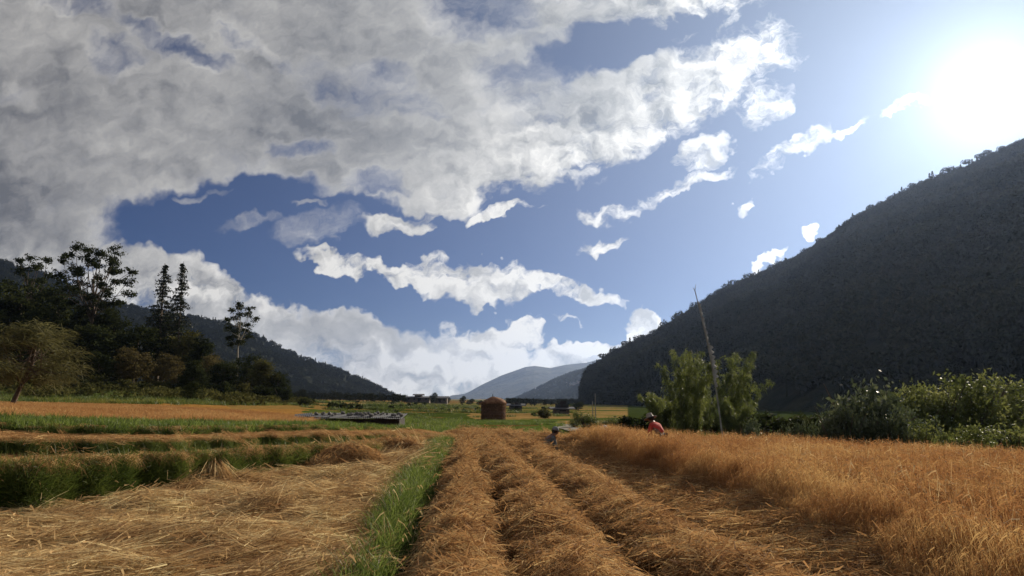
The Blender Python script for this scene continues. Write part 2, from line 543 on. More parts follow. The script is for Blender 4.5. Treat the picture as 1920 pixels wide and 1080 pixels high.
def scatter(name, protos, pts, mat, rz, scl, tilt=None, parent=None, pid=None):
    """one object: prototypes (V, F quads, tint) on points; rz angle, scl (n,) or (n,3), tilt (n,2) euler x,y"""
    n = len(pts); k = len(protos)
    pid = rng.integers(0, k, n) if pid is None else pid
    V, F, T, PIDS, off = [], [], [], [], 0
    for i, (v, f, t) in enumerate(protos):
        V.append(v); F.append(f + off); T.append(t); PIDS.append(np.full(len(v), i)); off += len(v)
    nv = off
    V.append(pts)
    scl = np.asarray(scl, float)
    if scl.ndim == 1: scl = np.repeat(scl[:, None], 3, 1)
    rot = np.zeros((n, 3)); rot[:, 2] = rz
    if tilt is not None: rot[:, :2] = tilt
    A = {'tint': np.concatenate(T + [np.zeros(n)]),
         'pid': np.concatenate(PIDS + [pid]).astype(np.int32),
         'proto': np.concatenate([np.ones(nv, bool), np.zeros(n, bool)]),
         'rot': np.concatenate([np.zeros((nv, 3)), rot]),
         'scl': np.concatenate([np.ones((nv, 3)), scl])}
    me = mesh(name, np.concatenate(V), np.concatenate(F), mat, A)
    o = link(name, me, parent)
    md = o.modifiers.new('scatter', 'NODES'); md.node_group = scatter_group()
    return o


# ------------------------------------------------------------------ ground: terraces as a height field
cols_u = [-700, -300, 0, 300, 600, 760, 900, 1050, 1200, 1500, 1920, 2300]
KN = {  # (distance forward, height) of the steps, near to far
    0: [(9.7, 0), (9.9, .68), (11.8, .70), (11.95, .94), (14.0, .94), (14.15, 1.10), (17, 1.2), (60, 1.25), (90, 2.3), (115, 3.8), (140, 6.0), (400, 14)],
    300: [(12.2, 0), (12.4, .60), (13.4, .60), (13.55, .84), (14.9, .84), (15.05, 1.0), (19, 1.0), (50, 1.05), (75, 1.5), (100, 2.2), (130, 3.6), (400, 8)],
    600: [(16.4, 0), (16.6, .48), (18.3, .48), (18.45, .70), (20.2, .70), (20.4, .84), (24, .78), (36, .55), (60, .35), (120, .3), (250, .4), (600, 1.0)],
    760: [(22, 0), (22.2, .30), (24, .30), (24.2, .45), (27, .45), (27.2, .48), (30, .4), (40, .1), (60, -.3), (120, -.6), (250, -.6), (600, -.3)],
    900: [(31, 0), (31.3, .16), (33, .15), (33.3, -.1), (38, -.3), (38.3, -.4), (48, -.5), (60, -.6), (85, -.8), (150, -1.2), (250, -1.6), (600, -2.2)],
    1050: [(28, 0), (28.3, -.1), (31, -.25), (31.3, -.35), (38, -.45), (38.3, -.5), (45, -.55), (60, -.75), (85, -.95), (150, -1.4), (250, -1.8), (600, -2.4)],
    1200: [(22.0, 0), (22.4, -.3), (24, -.5), (24.3, -.55), (30, -.6), (30.3, -.6), (45, -.7), (60, -.8), (85, -.9), (150, -1.2), (250, -1.6), (600, -2.4)],
    1500: [(17.3, 0), (17.7, -.2), (20, -.3), (20.3, -.3), (26, -.3), (26.3, -.3), (40, -.6), (60, -1), (85, -1.2), (150, -1.5), (250, -2), (600, -3)],
    1920: [(13.3, 0), (13.7, -.2), (18, -.3), (18.3, -.3), (24, -.2), (24.3, -.2), (34, -.4), (50, -.8), (80, -1), (150, -1.5), (250, -2), (600, -3)],
}
KN[-300] = [(8.3, 0), (8.5, .75), (10.6, .75), (10.8, 1.0), (13.2, 1.1), (13.4, 1.2), (17, 1.25), (60, 1.4), (90, 3.0), (115, 5.0), (140, 8.0), (400, 24)]
KN[-700] = [(7.0, 0), (7.2, .8), (9.4, .85), (9.8, 1.15), (12.2, 1.15), (12.4, 1.25), (16, 1.3), (50, 1.6), (80, 4.0), (105, 7.0), (130, 10.0), (400, 30)]
KN[2300] = [(11.5, 0), (11.9, -.2), (17, -.3), (17.3, -.3), (24, -.2), (24.3, -.2), (34, -.3), (50, -.6), (80, -1), (150, -1.5), (250, -2), (600, -3)]
col_a, col_r, col_z = [], [], []
for u in cols_u:
    r_ = ray(u, 745)
    a_ = math.atan2(r_[0], r_[1]); k_ = 1.0 / math.cos(a_)
    col_a.append(a_)
    col_r.append([0.4] + [D * k_ for D, z in KN[u]] + [3000.0, 9700.0])
    col_z.append([0.0] + [z for D, z in KN[u]] + [0.0, 0.0])
# the ring behind the camera is a flat field
for a_ in (-math.pi, -1.45):
    col_a.append(a_); col_r.append(col_r[0]); col_z.append([0.0] * len(col_z[0]))
for a_ in (1.45, math.pi):
    col_a.append(a_); col_r.append(col_r[cols_u.index(2300)]); col_z.append([0.0] * len(col_z[0]))
o_ = np.argsort(col_a)
col_a = np.array(col_a)[o_]; col_r = np.array(col_r)[o_]; col_z = np.array(col_z)[o_]


def knots(a):
    K = col_r.shape[1]
    R = np.stack([np.interp(a, col_a, col_r[:, k]) for k in range(K)], -1)
    Z = np.stack([np.interp(a, col_a, col_z[:, k]) for k in range(K)], -1)
    # terrace edges wander a little
    w1 = 1 + 0.012 * np.sin(a * 37) + 0.010 * np.sin(a * 91 + 1.0) + 0.006 * np.sin(a * 210 + 2.0)
    R[..., 1:7] *= w1[..., None]
    return R, Z


# rows of cut rice: furrow lines as points on the ground, from near to far
def line(ps, z=0.05):
    q = np.array([at_z(u, v, z) for u, v in ps])
    d = (q[0] - q[1]); d /= np.linalg.norm(d)
    q = np.vstack([q[0] + d * 6, q])
    return q[np.argsort(q[:, 1])]


FUR = [line([(765, 1080), (800, 980), (832, 900), (856, 855), (862, 836), (868, 824), (872, 818)]),
       line([(950, 1080), (940, 1030), (925, 940), (903, 890), (888, 845), (888, 828), (895, 818)]),
       line([(1178, 1080), (1107, 1007), (1080, 977), (1033, 923), (993, 890), (960, 868), (935, 840), (925, 828), (918, 818)]),
       line([(1440, 1080), (1300, 1010), (1200, 953), (1150, 920), (1060, 877), (1005, 848), (975, 832), (945, 819)]),
       line([(1860, 1078), (1800, 1045), (1668, 1008), (1591, 976), (1519, 950), (1454, 932), (1343, 905), (1228, 876), (1164, 856), (1100, 840), (1040, 829), (985, 819)], 0.2)]
STRIP = [line([(682, 1080), (724, 985), (764, 900), (804, 855), (820, 830)]), line([(736, 1080), (777, 975), (816, 895), (840, 858), (849, 832)])]


def lx(q, y):
    return np.interp(y, q[:, 1], q[:, 0])


def field_relief(x, y):
    """mounds of the cut rows, furrows between them, the green bund: only on the near field"""
    w = np.clip((32.0 - y) / 4.0, 0, 1) * np.clip((y + 1.0) / 3.0, 0, 1)
    h = np.zeros(np.broadcast(x, y).shape)
    for i in range(4):
        a = lx(FUR[i], y); b = lx(FUR[i + 1], y)
        t = (x - a) / np.maximum(b - a, 1e-3)
        ins = (t > 0) & (t < 1)
        wd = b - a
        if i < 3:
            m = np.clip(1 - np.abs(2 * t - 1) ** 2.2, 0, 1) * np.minimum(0.30, wd * 0.34)
        else:
            m = np.minimum(0.31, wd * 0.28) * np.clip(t * 1.25, 0, 1) ** 0.8
            m = np.where(t > 0.85, m * (1 - (t - 0.85) / 0.15 * 0.5), m)
        h = np.where(ins, h + m, h)
    a = lx(FUR[0], y)
    g = np.exp(-((x - a + 0.03) / 0.13) ** 2) * 0.12
    s0_, s1_ = lx(STRIP[0], y), lx(STRIP[1], y)
    t = (x - s0_) / np.maximum(s1_ - s0_, 1e-3)
    b = np.where((t > -0.3) & (t < 1.1), np.clip(1 - np.abs(2 * (t - .35)) ** 2.5, 0, 1) * 0.16, 0)
    left = np.where(x < s0_, 0.02 + 0.11 * vnoise(x, y, 1.3, 5, 3) + 0.10 * vnoise(x, y, 0.5, 6, 2), 0)
    h = h * (1 + .38 * vnoise(x, y, .55, 41, 3)) + .02 * vnoise(x, y, .25, 42, 2) * (h > .02)
    return (h + b + left - g) * w


def H(x, y):
    x = np.asarray(x, float); y = np.asarray(y, float)
    a = np.arctan2(x, y); r = np.hypot(x, y)
    R, Z = knots(a)
    z = np.zeros(a.shape)
    for k in range(R.shape[-1] - 1):
        t = np.clip((r - R[..., k]) / (R[..., k + 1] - R[..., k]), 0, 1)
        z = z + (Z[..., k + 1] - Z[..., k]) * t
    inner = r < R[..., 1]
    return z + np.where(inner, field_relief(x, y), 0.05 * vnoise(x, y, 2.0, 3, 3) * np.clip(r / 30, 0, 1))


def Hs(x, y):
    return float(H(np.array([x]), np.array([y]))[0])


def on_ground(u, D):
    r = ray(u, 745)
    x = r[0] / r[1] * D
    return np.array([x, D, Hs(x, D)])


az = np.concatenate([np.linspace(-math.pi, -1.0, 40, endpoint=False), np.linspace(-1.0, -0.68, 40, endpoint=False),
                     np.linspace(-0.68, 0.68, 640, endpoint=False), np.linspace(0.68, 1.0, 40, endpoint=False),
                     np.linspace(1.0, math.pi, 41)])
K_ = col_r.shape[1]
Rk, Zk = knots(az)
cuts = [(0, 1, 150), (1, 2, 5), (2, 3, 9), (3, 4, 4), (4, 5, 9), (5, 6, 4), (6, 7, 14), (7, 8, 34), (8, 9, 30), (9, 10, 30), (10, 11, 30), (11, 12, 26), (12, 13, 10), (13, 14, 6)]
rad = []
for k0, k1, n_ in cuts:
    if k0 == 0:
        s_ = np.linspace(0, 1, n_, endpoint=False)
        rr = Rk[:, :1] + (Rk[:, 1:2] - Rk[:, :1]) * (s_ ** 1.15)[None]
    else:
        s_ = np.linspace(0, 1, n_, endpoint=False)
        rr = Rk[:, k0:k0 + 1] * (Rk[:, k1:k1 + 1] / Rk[:, k0:k0 + 1]) ** s_[None]
    rad.append(rr)
rad.append(Rk[:, -1:])
rad = np.concatenate(rad, 1)
GX = np.sin(az)[:, None] * rad; GY = np.cos(az)[:, None] * rad
GZ = H(GX, GY)
na, nr = rad.shape
idx = np.arange(na * nr).reshape(na, nr)
GF = np.stack([idx[:-1, :-1], idx[1:, :-1], idx[1:, 1:], idx[:-1, 1:]], -1).reshape(-1, 4)
# ground cover: soil / straw litter / grass / ripe fields, per vertex
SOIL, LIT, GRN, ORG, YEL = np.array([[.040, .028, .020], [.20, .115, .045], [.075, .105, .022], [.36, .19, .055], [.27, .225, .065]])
AA = np.repeat(az[:, None], nr, 1)
RK, _ = knots(AA)
zone = (rad[..., None] > RK[..., 1:]).sum(-1)      # 0 near field, 1 wall, 2 terrace, 3 riser ...
gc = np.zeros((na, nr, 3))
nz1 = vnoise(GX, GY, 1.1, 21, 4)[..., None]; nz2 = vnoise(GX, GY * 2.2, 26.0, 22, 4)[..., None]
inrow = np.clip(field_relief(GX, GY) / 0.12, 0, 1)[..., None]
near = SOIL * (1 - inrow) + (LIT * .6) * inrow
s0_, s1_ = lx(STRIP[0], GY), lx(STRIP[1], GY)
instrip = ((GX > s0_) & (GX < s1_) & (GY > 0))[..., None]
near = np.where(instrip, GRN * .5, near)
rightf = (AA > 0.05)[..., None]
midgreen = np.where(nz1 > 0.1, GRN * 1.1, GRN * .75)
terr = np.where(nz1 > -0.3, LIT, LIT * .7)
for zi, c in ((0, near), (1, GRN * .35), (2, terr), (3, GRN * .4), (4, terr), (5, GRN * .5), (6, np.where(nz1 > -.1, GRN, LIT)),
              (7, ORG * .9)):
    m_ = (zone == zi)[..., None]
    gc = np.where(m_, c + 0 * gc, gc)
gc = np.where((zone >= 1)[..., None] & (AA > -0.05)[..., None] & (zone <= 9)[..., None], midgreen, gc)
u_of = np.tan(AA)
ORF = np.array([.33, .215, .080])
far_pat = np.where(nz2 > 0.12, ORF, np.where(nz2 > -0.05, YEL * .8, GRN))
gc = np.where((zone >= 8)[..., None], far_pat, gc)
gc = np.where(((zone >= 8) & (AA < -0.33))[..., None], np.where(nz2 > 0.25, YEL, GRN * .9), gc)
gc = np.where(((zone >= 6) & (AA > 0.16))[..., None], GRN * .6, gc)
gc = np.where(((zone >= 10) & (AA < -0.16))[..., None], GRN * .45, gc)
# single fields that can be made out on the plain
GU = 960 + np.tan(np.clip(AA, -1.2, 1.2)) * 1341.0
VV = GY * 0 + 748 - (GZ - EYE) / np.maximum(GY, 0.5) * 1341.0
GUj = GU + 26 * vnoise(GX, GY, 14.0, 31, 3); VVj = VV + 2.0 * vnoise(GX * .4, GY, 9.0, 32, 3)
TAN_ = np.array([.27, .17, .055])
for u0_, u1_, v0_, v1_, c_ in ((-900, 640, 741, 757, GRN * .95), (-500, 575, 757, 792, ORG * .95), (190, 345, 729, 736, YEL), (240, 345, 737, 741, YEL * .8), (375, 415, 740, 747, YEL * .9),
                               (430, 690, 757, 767, TAN_), (560, 735, 748, 757, ORF), (636, 850, 761, 776, GRN * .62), (650, 905, 766, 768.5, TAN_ * .6), (740, 905, 771, 773, TAN_ * .8), (600, 760, 777, 779, GRN * .4), (850, 905, 776, 780, TAN_ * .9), (735, 885, 751, 756, TAN_ * .8),
                               (700, 900, 776, 790, GRN * .8), (690, 830, 781, 783, TAN_ * .55), (780, 905, 786, 788, GRN * .4), (946, 1075, 764, 772, YEL * .75), (882, 1075, 773, 785, ORF * .95), (946, 1075, 767, 768.2, GRN * .6), (882, 1075, 777, 778.2, TAN_ * .6), (840, 1040, 785, 812, GRN * 1.15), (900, 1040, 789, 791, GRN * .5), (840, 1000, 797, 799, TAN_ * .5),
                               (425, 560, 743, 748, YEL * .7), (600, 700, 744, 747, YEL * .6)):
    m_ = ((GUj > u0_) & (GUj < u1_) & (VVj > v0_) & (VVj < v1_) & (GY > 14) & (zone >= 6))[..., None]
    gc = np.where(m_, c_ * (1 + .25 * nz1), gc)
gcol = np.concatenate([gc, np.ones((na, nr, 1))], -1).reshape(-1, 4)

gm, N = new_mat('ground_cover')
ac = N.n('ShaderNodeVertexColor', layer_name='cover').outputs[0]
pos = N.n('ShaderNodeNewGeometry').outputs['Position']
n1 = N.noise(pos, 9.0, 8, 0.65).outputs['Fac']
n2 = N.noise(pos, 0.6, 6, 0.6).outputs['Fac']
c = N.mix(0.65, ac, N.mix(1.0, ac, N.mix(N.rng(n1, 0.3, 0.7), (0.35, 0.33, 0.30, 1), (1.75, 1.7, 1.6, 1)), 'MULTIPLY'))
c = N.mix(N.rng(n2, 0.35, 0.65), N.mix(1.0, c, (0.78, 0.80, 0.82, 1), 'MULTIPLY'), c)
p = N.n('ShaderNodeBsdfPrincipled', {'Base Color': c, 'Roughness': 1.0, 'Specular IOR Level': 0.0})
b = N.n('ShaderNodeBump', {'Height': n1, 'Strength': 0.7, 'Distance': 0.06})
N.t.links.new(b.outputs[0], p.inputs['Normal'])
finish(N, p.outputs[0])
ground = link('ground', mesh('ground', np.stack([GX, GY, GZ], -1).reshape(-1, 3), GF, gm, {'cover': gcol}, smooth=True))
tag(ground, 'terraced valley floor of soil, straw litter and grass', 'ground', kind='structure')
MAT['yellow'] = blade_mat('yellow_green_grass', (.12, .12, .025), (.24, .23, .05), (.36, .33, .08), .4, .7, .1, 6.0, .5)


# ------------------------------------------------------------------ hills and mountains
def hill(name, ridge, base, mat, lab, rows=70, cols=260, bump=6.0, prof=1.0, seed=1, drop=0.6):
    """ridge: (u, v, D) along the skyline; base: (u, D); a slope up to the ridge and down behind it"""
    ridge = np.array(ridge, float); base = np.array(base, float)
    us = np.linspace(ridge[0, 0], ridge[-1, 0], cols)
    vs = np.interp(us, ridge[:, 0], ridge[:, 1]); Ds = np.interp(us, ridge[:, 0], ridge[:, 2])
    Db = np.interp(us, base[:, 0], base[:, 1])
    top = np.array([at(u, v, D) for u, v, D in zip(us, vs, Ds)])
    V = []
    back = 16
    for j in range(rows + back):
        if j < rows:
            s = j / (rows - 1)
            f = Db + (Ds - Db) * s
            zz = -6.0 + (top[:, 2] + 6.0) * s ** prof
        else:
            s = (j - rows + 1) / back
            f = Ds * (1 + drop * s)
            zz = top[:, 2] * (1 - s) ** 1.2 - 6 * s
        x = top[:, 0] / Ds * f
        y = f
        amp = bump * min(1.0, 4 * (j / rows) * abs(1 - min(j / (rows - 1), 1.0)) + (0.15 if 0 < j < rows - 1 else 0.0))
        n_ = vnoise(x, y, bump * 16, seed, 4)
        V.append(np.stack([x, y, zz + amp * n_ * 1.6], 1))
    G = np.array(V)
    i = np.arange(G.shape[0] * G.shape[1]).reshape(G.shape[:2])
    F = np.stack([i[:-1, :-1], i[:-1, 1:], i[1:, 1:], i[1:, :-1]], -1).reshape(-1, 4)
    o = link(name, mesh(name, G.reshape(-1, 3), F, mat, smooth=True))
    tag(o, lab, 'hill', kind='structure')
    return G


def hill_mat(name, c0, c1, scale):
    m, N = new_mat(name)
    pos = N.n('ShaderNodeNewGeometry').outputs['Position']
    n = N.noise(pos, scale, 8, 0.65).outputs['Fac']
    c = N.mix(N.rng(n, 0.35, 0.65), (*c0, 1), (*c1, 1))
    p = N.n('ShaderNodeBsdfPrincipled', {'Base Color': c, 'Roughness': 0.95, 'Specular IOR Level': 0.05})
    b = N.n('ShaderNodeBump', {'Height': n, 'Strength': 0.8, 'Distance': 0.5 / scale})
    N.t.links.new(b.outputs[0], p.inputs['Normal'])
    finish(N, p.outputs[0])
    return m


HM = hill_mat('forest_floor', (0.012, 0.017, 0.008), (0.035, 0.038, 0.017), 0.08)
RIDGE_R = [(1090, 768, 560), (1097, 712, 640), (1104, 703, 680), (1120, 692, 700), (1150, 672, 720), (1200, 650, 740), (1250, 622, 750), (1300, 590, 760), (1350, 556, 760),
           (1400, 533, 760), (1450, 514, 760), (1500, 491, 760), (1550, 459, 760), (1600, 420, 760), (1650, 394, 760), (1700, 367, 760),
           (1750, 344, 760), (1800, 326, 750), (1860, 300, 740), (1920, 272, 730), (2050, 225, 700), (2300, 160, 650), (2700, 120, 600)]
G_R = hill('right_mountain', RIDGE_R, [(1090, 540), (1200, 330), (1400, 200), (1600, 140), (1920, 110), (2700, 100)], HM,
           'steep dark forested mountain slope rising on the right', bump=7, seed=3)
G_L = hill('left_hill', [(-900, 470, 1400), (-300, 470, 1400), (0, 492, 1400), (100, 525, 1420), (180, 565, 1450), (330, 594, 1500), (430, 611, 1500), (500, 643, 1500), (560, 671, 1500),
                         (640, 699, 1450), (700, 727, 1400), (740, 748, 1300), (757, 756, 1200)],
           [(-900, 500), (0, 560), (430, 700), (757, 1100)], HM, 'dark wooded hill sloping down to the plain behind the left wood', bump=9, seed=5)
FM = hill_mat('middle_hill_cover', (0.022, 0.032, 0.020), (0.055, 0.06, 0.035), 0.02)
G_M = hill('middle_hill', [(925, 768, 2900), (950, 757, 3000), (975, 746, 3000), (1005, 732, 3050), (1035, 716, 3100), (1065, 704, 3100), (1100, 693, 3100), (1140, 682, 3100),
                           (1200, 664, 3100), (1400, 640, 3100)], [(925, 2850), (1100, 2000), (1400, 1700)], FM,
           'dark blue grey hill in the middle of the valley with a few farmhouses', bump=16, seed=7)
BM = hill_mat('far_mountain_cover', (0.040, 0.050, 0.040), (0.075, 0.080, 0.060), 0.006)
G_F = hill('far_mountain', [(760, 764, 7400), (830, 749, 7500), (848, 741, 7500), (872, 739, 7500), (900, 723, 7500), (940, 704, 7500), (960, 697, 7500), (985, 688, 7500), (1003, 686, 7500), (1032, 690, 7500),
                            (1060, 684, 7500), (1100, 680, 7500), (1140, 669, 7500), (1200, 655, 7500), (1400, 640, 7500)], [(760, 7000), (1000, 5200), (1400, 5000)], BM,
           'hazy blue mountain closing the end of the valley', bump=24, seed=9, drop=0.2)


def sample_grid(G, n, R, lo=0, hi=None):
    hi = hi or G.shape[0] - 1
    g = G[lo:hi + 1]
    a = np.linalg.norm(np.cross(g[1:, :-1] - g[:-1, :-1], g[:-1, 1:] - g[:-1, :-1]), axis=-1).ravel()
    c = R.choice(len(a), n, p=a / a.sum())
    w = g.shape[1] - 1
    i, j = c // w, c % w
    s, t = R.random((2, n, 1))
    return (g[i, j] * (1 - s) + g[i + 1, j] * s) * (1 - t) + (g[i, j + 1] * (1 - s) + g[i + 1, j + 1] * s) * t


def leaf_quads(C, size, R, up=0.35, out=None):
    """a leaf-like diamond at every centre"""
    n = len(C)
    nrm = unit(R.normal(size=(n, 3)) + np.array([0, 0, up]) + (out if out is not None else 0))
    a = unit(np.cross(nrm, R.normal(size=(n, 3))))
    b = np.cross(nrm, a)
    s = (size * R.uniform(0.6, 1.3, n))[:, None]
    V = np.stack([C - a * s, C - b * s * .45, C + a * s, C + b * s * .45], 1).reshape(-1, 3)
    F = np.arange(n * 4).reshape(-1, 4)
    return V, F, np.repeat(R.random(n), 4)


def hill_tree_proto(kind, R):
    if kind == 'round':
        n = 260
        d = unit(R.normal(size=(n, 3))); r = R.uniform(.6, 1.05, n) ** .5
        C = d * r[:, None] * np.array([3.4, 3.4, 3.0]) + [0, 0, 5.2]
        C += 0.5 * R.normal(size=(n, 3))
        p = [leaf_quads(C, .72, R, out=d * .8)]
    elif kind == 'umbrella':
        n = 180
        d = unit(R.normal(size=(n, 3)))
        C = d * np.array([3.6, 3.6, 1.7]) * R.uniform(.5, 1, (n, 1)) + [0, 0, 7.4]
        p = [leaf_quads(C, .68, R, out=d * .6)]
    else:
        n = 200
        h = R.random(n) ** .8
        an = R.uniform(0, 6.28, n)
        r = (1 - h) * 2.6 * R.uniform(.4, 1, n) + .2
        C = np.stack([np.cos(an) * r, np.sin(an) * r, 1.6 + h * 9.5], 1)
        p = [leaf_quads(C, .66, R)]
    v, f = tube([[0, 0, -1.5], [0.1, 0, 3], [0, 0.1, 6.5]], [.3, .22, .1], 4)
    p.append((v, f, np.full(len(v), 0.3)))
    return join(p)


RT = np.random.default_rng(77)
HT = [hill_tree_proto(k, RT) for k in ('round', 'round', 'umbrella', 'pine')]
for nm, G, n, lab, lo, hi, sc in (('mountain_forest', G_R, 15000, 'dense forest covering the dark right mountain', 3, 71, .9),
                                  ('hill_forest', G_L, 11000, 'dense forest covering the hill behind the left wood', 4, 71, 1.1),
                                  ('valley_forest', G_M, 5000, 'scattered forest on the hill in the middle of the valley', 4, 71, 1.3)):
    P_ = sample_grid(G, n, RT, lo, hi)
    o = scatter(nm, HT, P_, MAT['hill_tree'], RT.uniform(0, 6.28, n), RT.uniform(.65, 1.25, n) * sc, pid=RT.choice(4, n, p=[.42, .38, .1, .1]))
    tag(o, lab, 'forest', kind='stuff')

# trees that can be told apart on the skyline of the right mountain
for pi_, pr in enumerate((HT[0], HT[2], HT[1], HT[3])):
    pass
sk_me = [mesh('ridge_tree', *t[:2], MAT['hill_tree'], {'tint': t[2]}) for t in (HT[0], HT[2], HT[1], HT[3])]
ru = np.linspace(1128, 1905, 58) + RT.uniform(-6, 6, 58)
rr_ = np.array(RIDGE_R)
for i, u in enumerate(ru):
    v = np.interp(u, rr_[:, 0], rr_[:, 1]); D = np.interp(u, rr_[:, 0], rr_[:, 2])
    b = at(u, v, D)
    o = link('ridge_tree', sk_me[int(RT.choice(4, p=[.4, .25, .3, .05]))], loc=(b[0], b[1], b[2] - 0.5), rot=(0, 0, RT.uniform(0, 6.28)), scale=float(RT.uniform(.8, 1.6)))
    tag(o, 'small dark tree on the skyline of the right mountain', 'tree', 'trees on the skyline of the right mountain')


# ------------------------------------------------------------------ crops, straw and grass
def euler_on(nrm, rz):
    """euler XYZ of a frame whose Z is nrm and whose X is turned by rz"""
    nrm = unit(nrm)
    x0 = np.stack([np.cos(rz), np.sin(rz), np.zeros_like(rz)], 1)
    x = unit(x0 - nrm * (x0 * nrm).sum(1, keepdims=True)); y = np.cross(nrm, x)
    M20 = x[:, 2]; M21 = y[:, 2]; M22 = nrm[:, 2]; M10 = x[:, 1]; M00 = x[:, 0]
    return np.stack([np.arctan2(M21, M22), -np.arcsin(np.clip(M20, -1, 1)), np.arctan2(M10, M00)], 1)


def normals_at(x, y, e=0.12):
    gx = (H(x + e, y) - H(x - e, y)) / (2 * e); gy = (H(x, y + e) - H(x, y - e)) / (2 * e)
    return unit(np.stack([-gx, -gy, np.ones_like(gx)], 1))


def place(name, protos, x, y, mat, rz, scl, lab, cat, dz=0.0, follow=True, kind='stuff', z=None, tiltr=0.0):
    z = H(x, y) if z is None else z
    nr_ = normals_at(x, y) if follow else np.repeat(np.array([[0, 0, 1.0]]), len(x), 0)
    if tiltr: nr_ = unit(nr_ + tiltr * rng.normal(size=nr_.shape))
    e = euler_on(nr_, np.asarray(rz))
    o = scatter(name, protos, np.stack([x, y, z + dz], 1), mat, e[:, 2], scl, tilt=e[:, :2])
    return tag(o, lab, cat, kind=kind)


RB = np.random.default_rng(5)


def lay_proto(n, rad, L0, L1, w, spread=.45, lift=(0, .28), h=.09):
    a = RB.normal(0, spread, n) + np.where(RB.random(n) < .12, RB.uniform(-1.5, 1.5, n), 0)
    el = RB.uniform(*lift, n)
    flip = np.where(RB.random(n) < .25, -1, 1)
    d = np.stack([np.cos(a) * np.cos(el) * flip, np.sin(a) * np.cos(el), np.sin(el)], 1)
    q = RB.uniform(0, 6.28, n); rr = rad * np.sqrt(RB.random(n))
    L = RB.uniform(L0, L1, n)
    base = np.stack([np.cos(q) * rr, np.sin(q) * rr, RB.uniform(-.02, h, n)], 1) - d * (L * .45)[:, None] * np.array([1, 1, 0])
    bend = np.stack([RB.normal(0, .06, n), RB.normal(0, .09, n), -np.sin(el) * L * RB.uniform(.4, 1.5, n)], 1)
    v, f, t = ribbons(base, d, L, np.full(n, w) * RB.uniform(.6, 1.4, n), bend, RB)
    k = n // 4                      # grain heads at some of the straw ends
    tip = base[:k] + d[:k] * L[:k, None] + bend[:k]
    v2, f2, t2 = ribbons(tip, unit(d[:k] + np.array([0, 0, -.35]) + .5 * RB.normal(size=(k, 3))), RB.uniform(.05, .10, k), np.full(k, w * 2.6), RB.normal(0, .02, (k, 3)), RB, 2, .3)
    return join([(v, f, t), (v2, f2, t2 * .5)])


def stalk_proto(n, rad, h0, h1, w, droop=.2, lean=.18, heads=True, seg=3):
    q = RB.uniform(0, 6.28, n); rr = rad * np.sqrt(RB.random(n))
    base = np.stack([np.cos(q) * rr, np.sin(q) * rr, np.full(n, -.03)], 1)
    d = unit(np.stack([RB.normal(0, lean, n), RB.normal(0, lean, n), np.ones(n)], 1))
    L = RB.uniform(h0, h1, n)
    b = RB.uniform(0, 6.28, n)
    dr = droop * RB.uniform(.3, 1.3, n)
    bend = np.stack([np.cos(b) * dr, np.sin(b) * dr, -dr * .7], 1)
    parts = [ribbons(base, d, L, w * RB.uniform(.6, 1.3, n), bend, RB, seg)]
    if heads:
        m = n // 2
        tip = base[:m] + d[:m] * L[:m, None] * .93 + bend[:m] * .86
        hd = unit(bend[:m] * 2.2 + d[:m] * .12 * L[:m, None] + np.array([0, 0, .02]))
        Lh = RB.uniform(.07, .14, m)
        parts.append(ribbons(tip, hd, Lh, np.full(m, w * 1.9), np.stack([np.zeros(m), np.zeros(m), -Lh * .7], 1), RB, 2, .3))
        v, f, t = parts[1]
        parts[1] = (v, f, np.clip(t * .5 + .4, 0, 1))
    return join(parts)


def jgrid(x0, x1, y0, y1, dens):
    s = 1 / math.sqrt(dens)
    X, Y = np.meshgrid(np.arange(x0, x1, s), np.arange(y0, y1, s))
    X = X + RB.uniform(-.5, .5, X.shape) * s; Y = Y + RB.uniform(-.5, .5, Y.shape) * s
    return X.ravel(), Y.ravel()


def zone_of(x, y):
    a = np.arctan2(x, y); R_, _ = knots(a)
    return (np.hypot(x, y)[:, None] > R_[:, 1:]).sum(1)


LAY = [lay_proto(150, .24, .10, .31, .0060, .85, (0, .5), .06) for _ in range(5)]
LAYP = [lay_proto(90, .32, .28, .58, .0066, .42, (0, .25)) for _ in range(5)]
LAYF = [lay_proto(60, .45, .4, .8, .012) for _ in range(4)]
RICE = [stalk_proto(80, .24, .60, .88, .0068, .15, .12) for _ in range(5)]
RICEF = [stalk_proto(50, .6, .5, .75, .022, .2, .18) for _ in range(3)]
GRASS = [stalk_proto(60, .2, .22, .46, .0085, .16, .3, False) for _ in range(4)]
GRASSF = [stalk_proto(60, .5, .25, .5, .03, .16, .3, False) for _ in range(3)]

AZMAX = 0.72
X, Y = jgrid(-16, 14, 4.6, 33, 34)
a_ = np.arctan2(X, Y)
keep = (np.abs(a_) < AZMAX) & (zone_of(X, Y) == 0)
far_thin = (Y < 15) | (RB.random(len(X)) < .6)
X, Y = X[keep & far_thin], Y[keep & far_thin]
fx = [lx(q, Y) for q in FUR]
# four rows of cut rice, and the straw already cut beside the workers
ROW_LAB = ['row of cut rice straw next to the dark furrow and the green strip', 'cut rice row second from the green strip',
           'cut rice row third from the green strip, between two furrows', 'tall shaggy row of cut rice leaning on the edge of the standing rice']
for i in range(4):
    t = (X - fx[i]) / (fx[i + 1] - fx[i])
    m = (t > .20) & (t < (.80 if i < 3 else 1.03))
    # straw thins out here and there
    m &= (vnoise(X, Y, .5, 50 + i, 2) > -.55)
    x, y = X[m], Y[m]
    rz = .15 + .9 * vnoise(x, y, .9, 170 + i, 2) + RB.normal(0, .55, len(x)) if i < 3 else RB.normal(-2.7, .5, len(x))
    place('cut_rice_row', LAY, x, y, MAT['straw_row'], rz, RB.uniform(.8, 1.2, len(x)) * (1 + (y > 16) * .4), ROW_LAB[i], 'cut rice row', dz=.01, tiltr=.12)
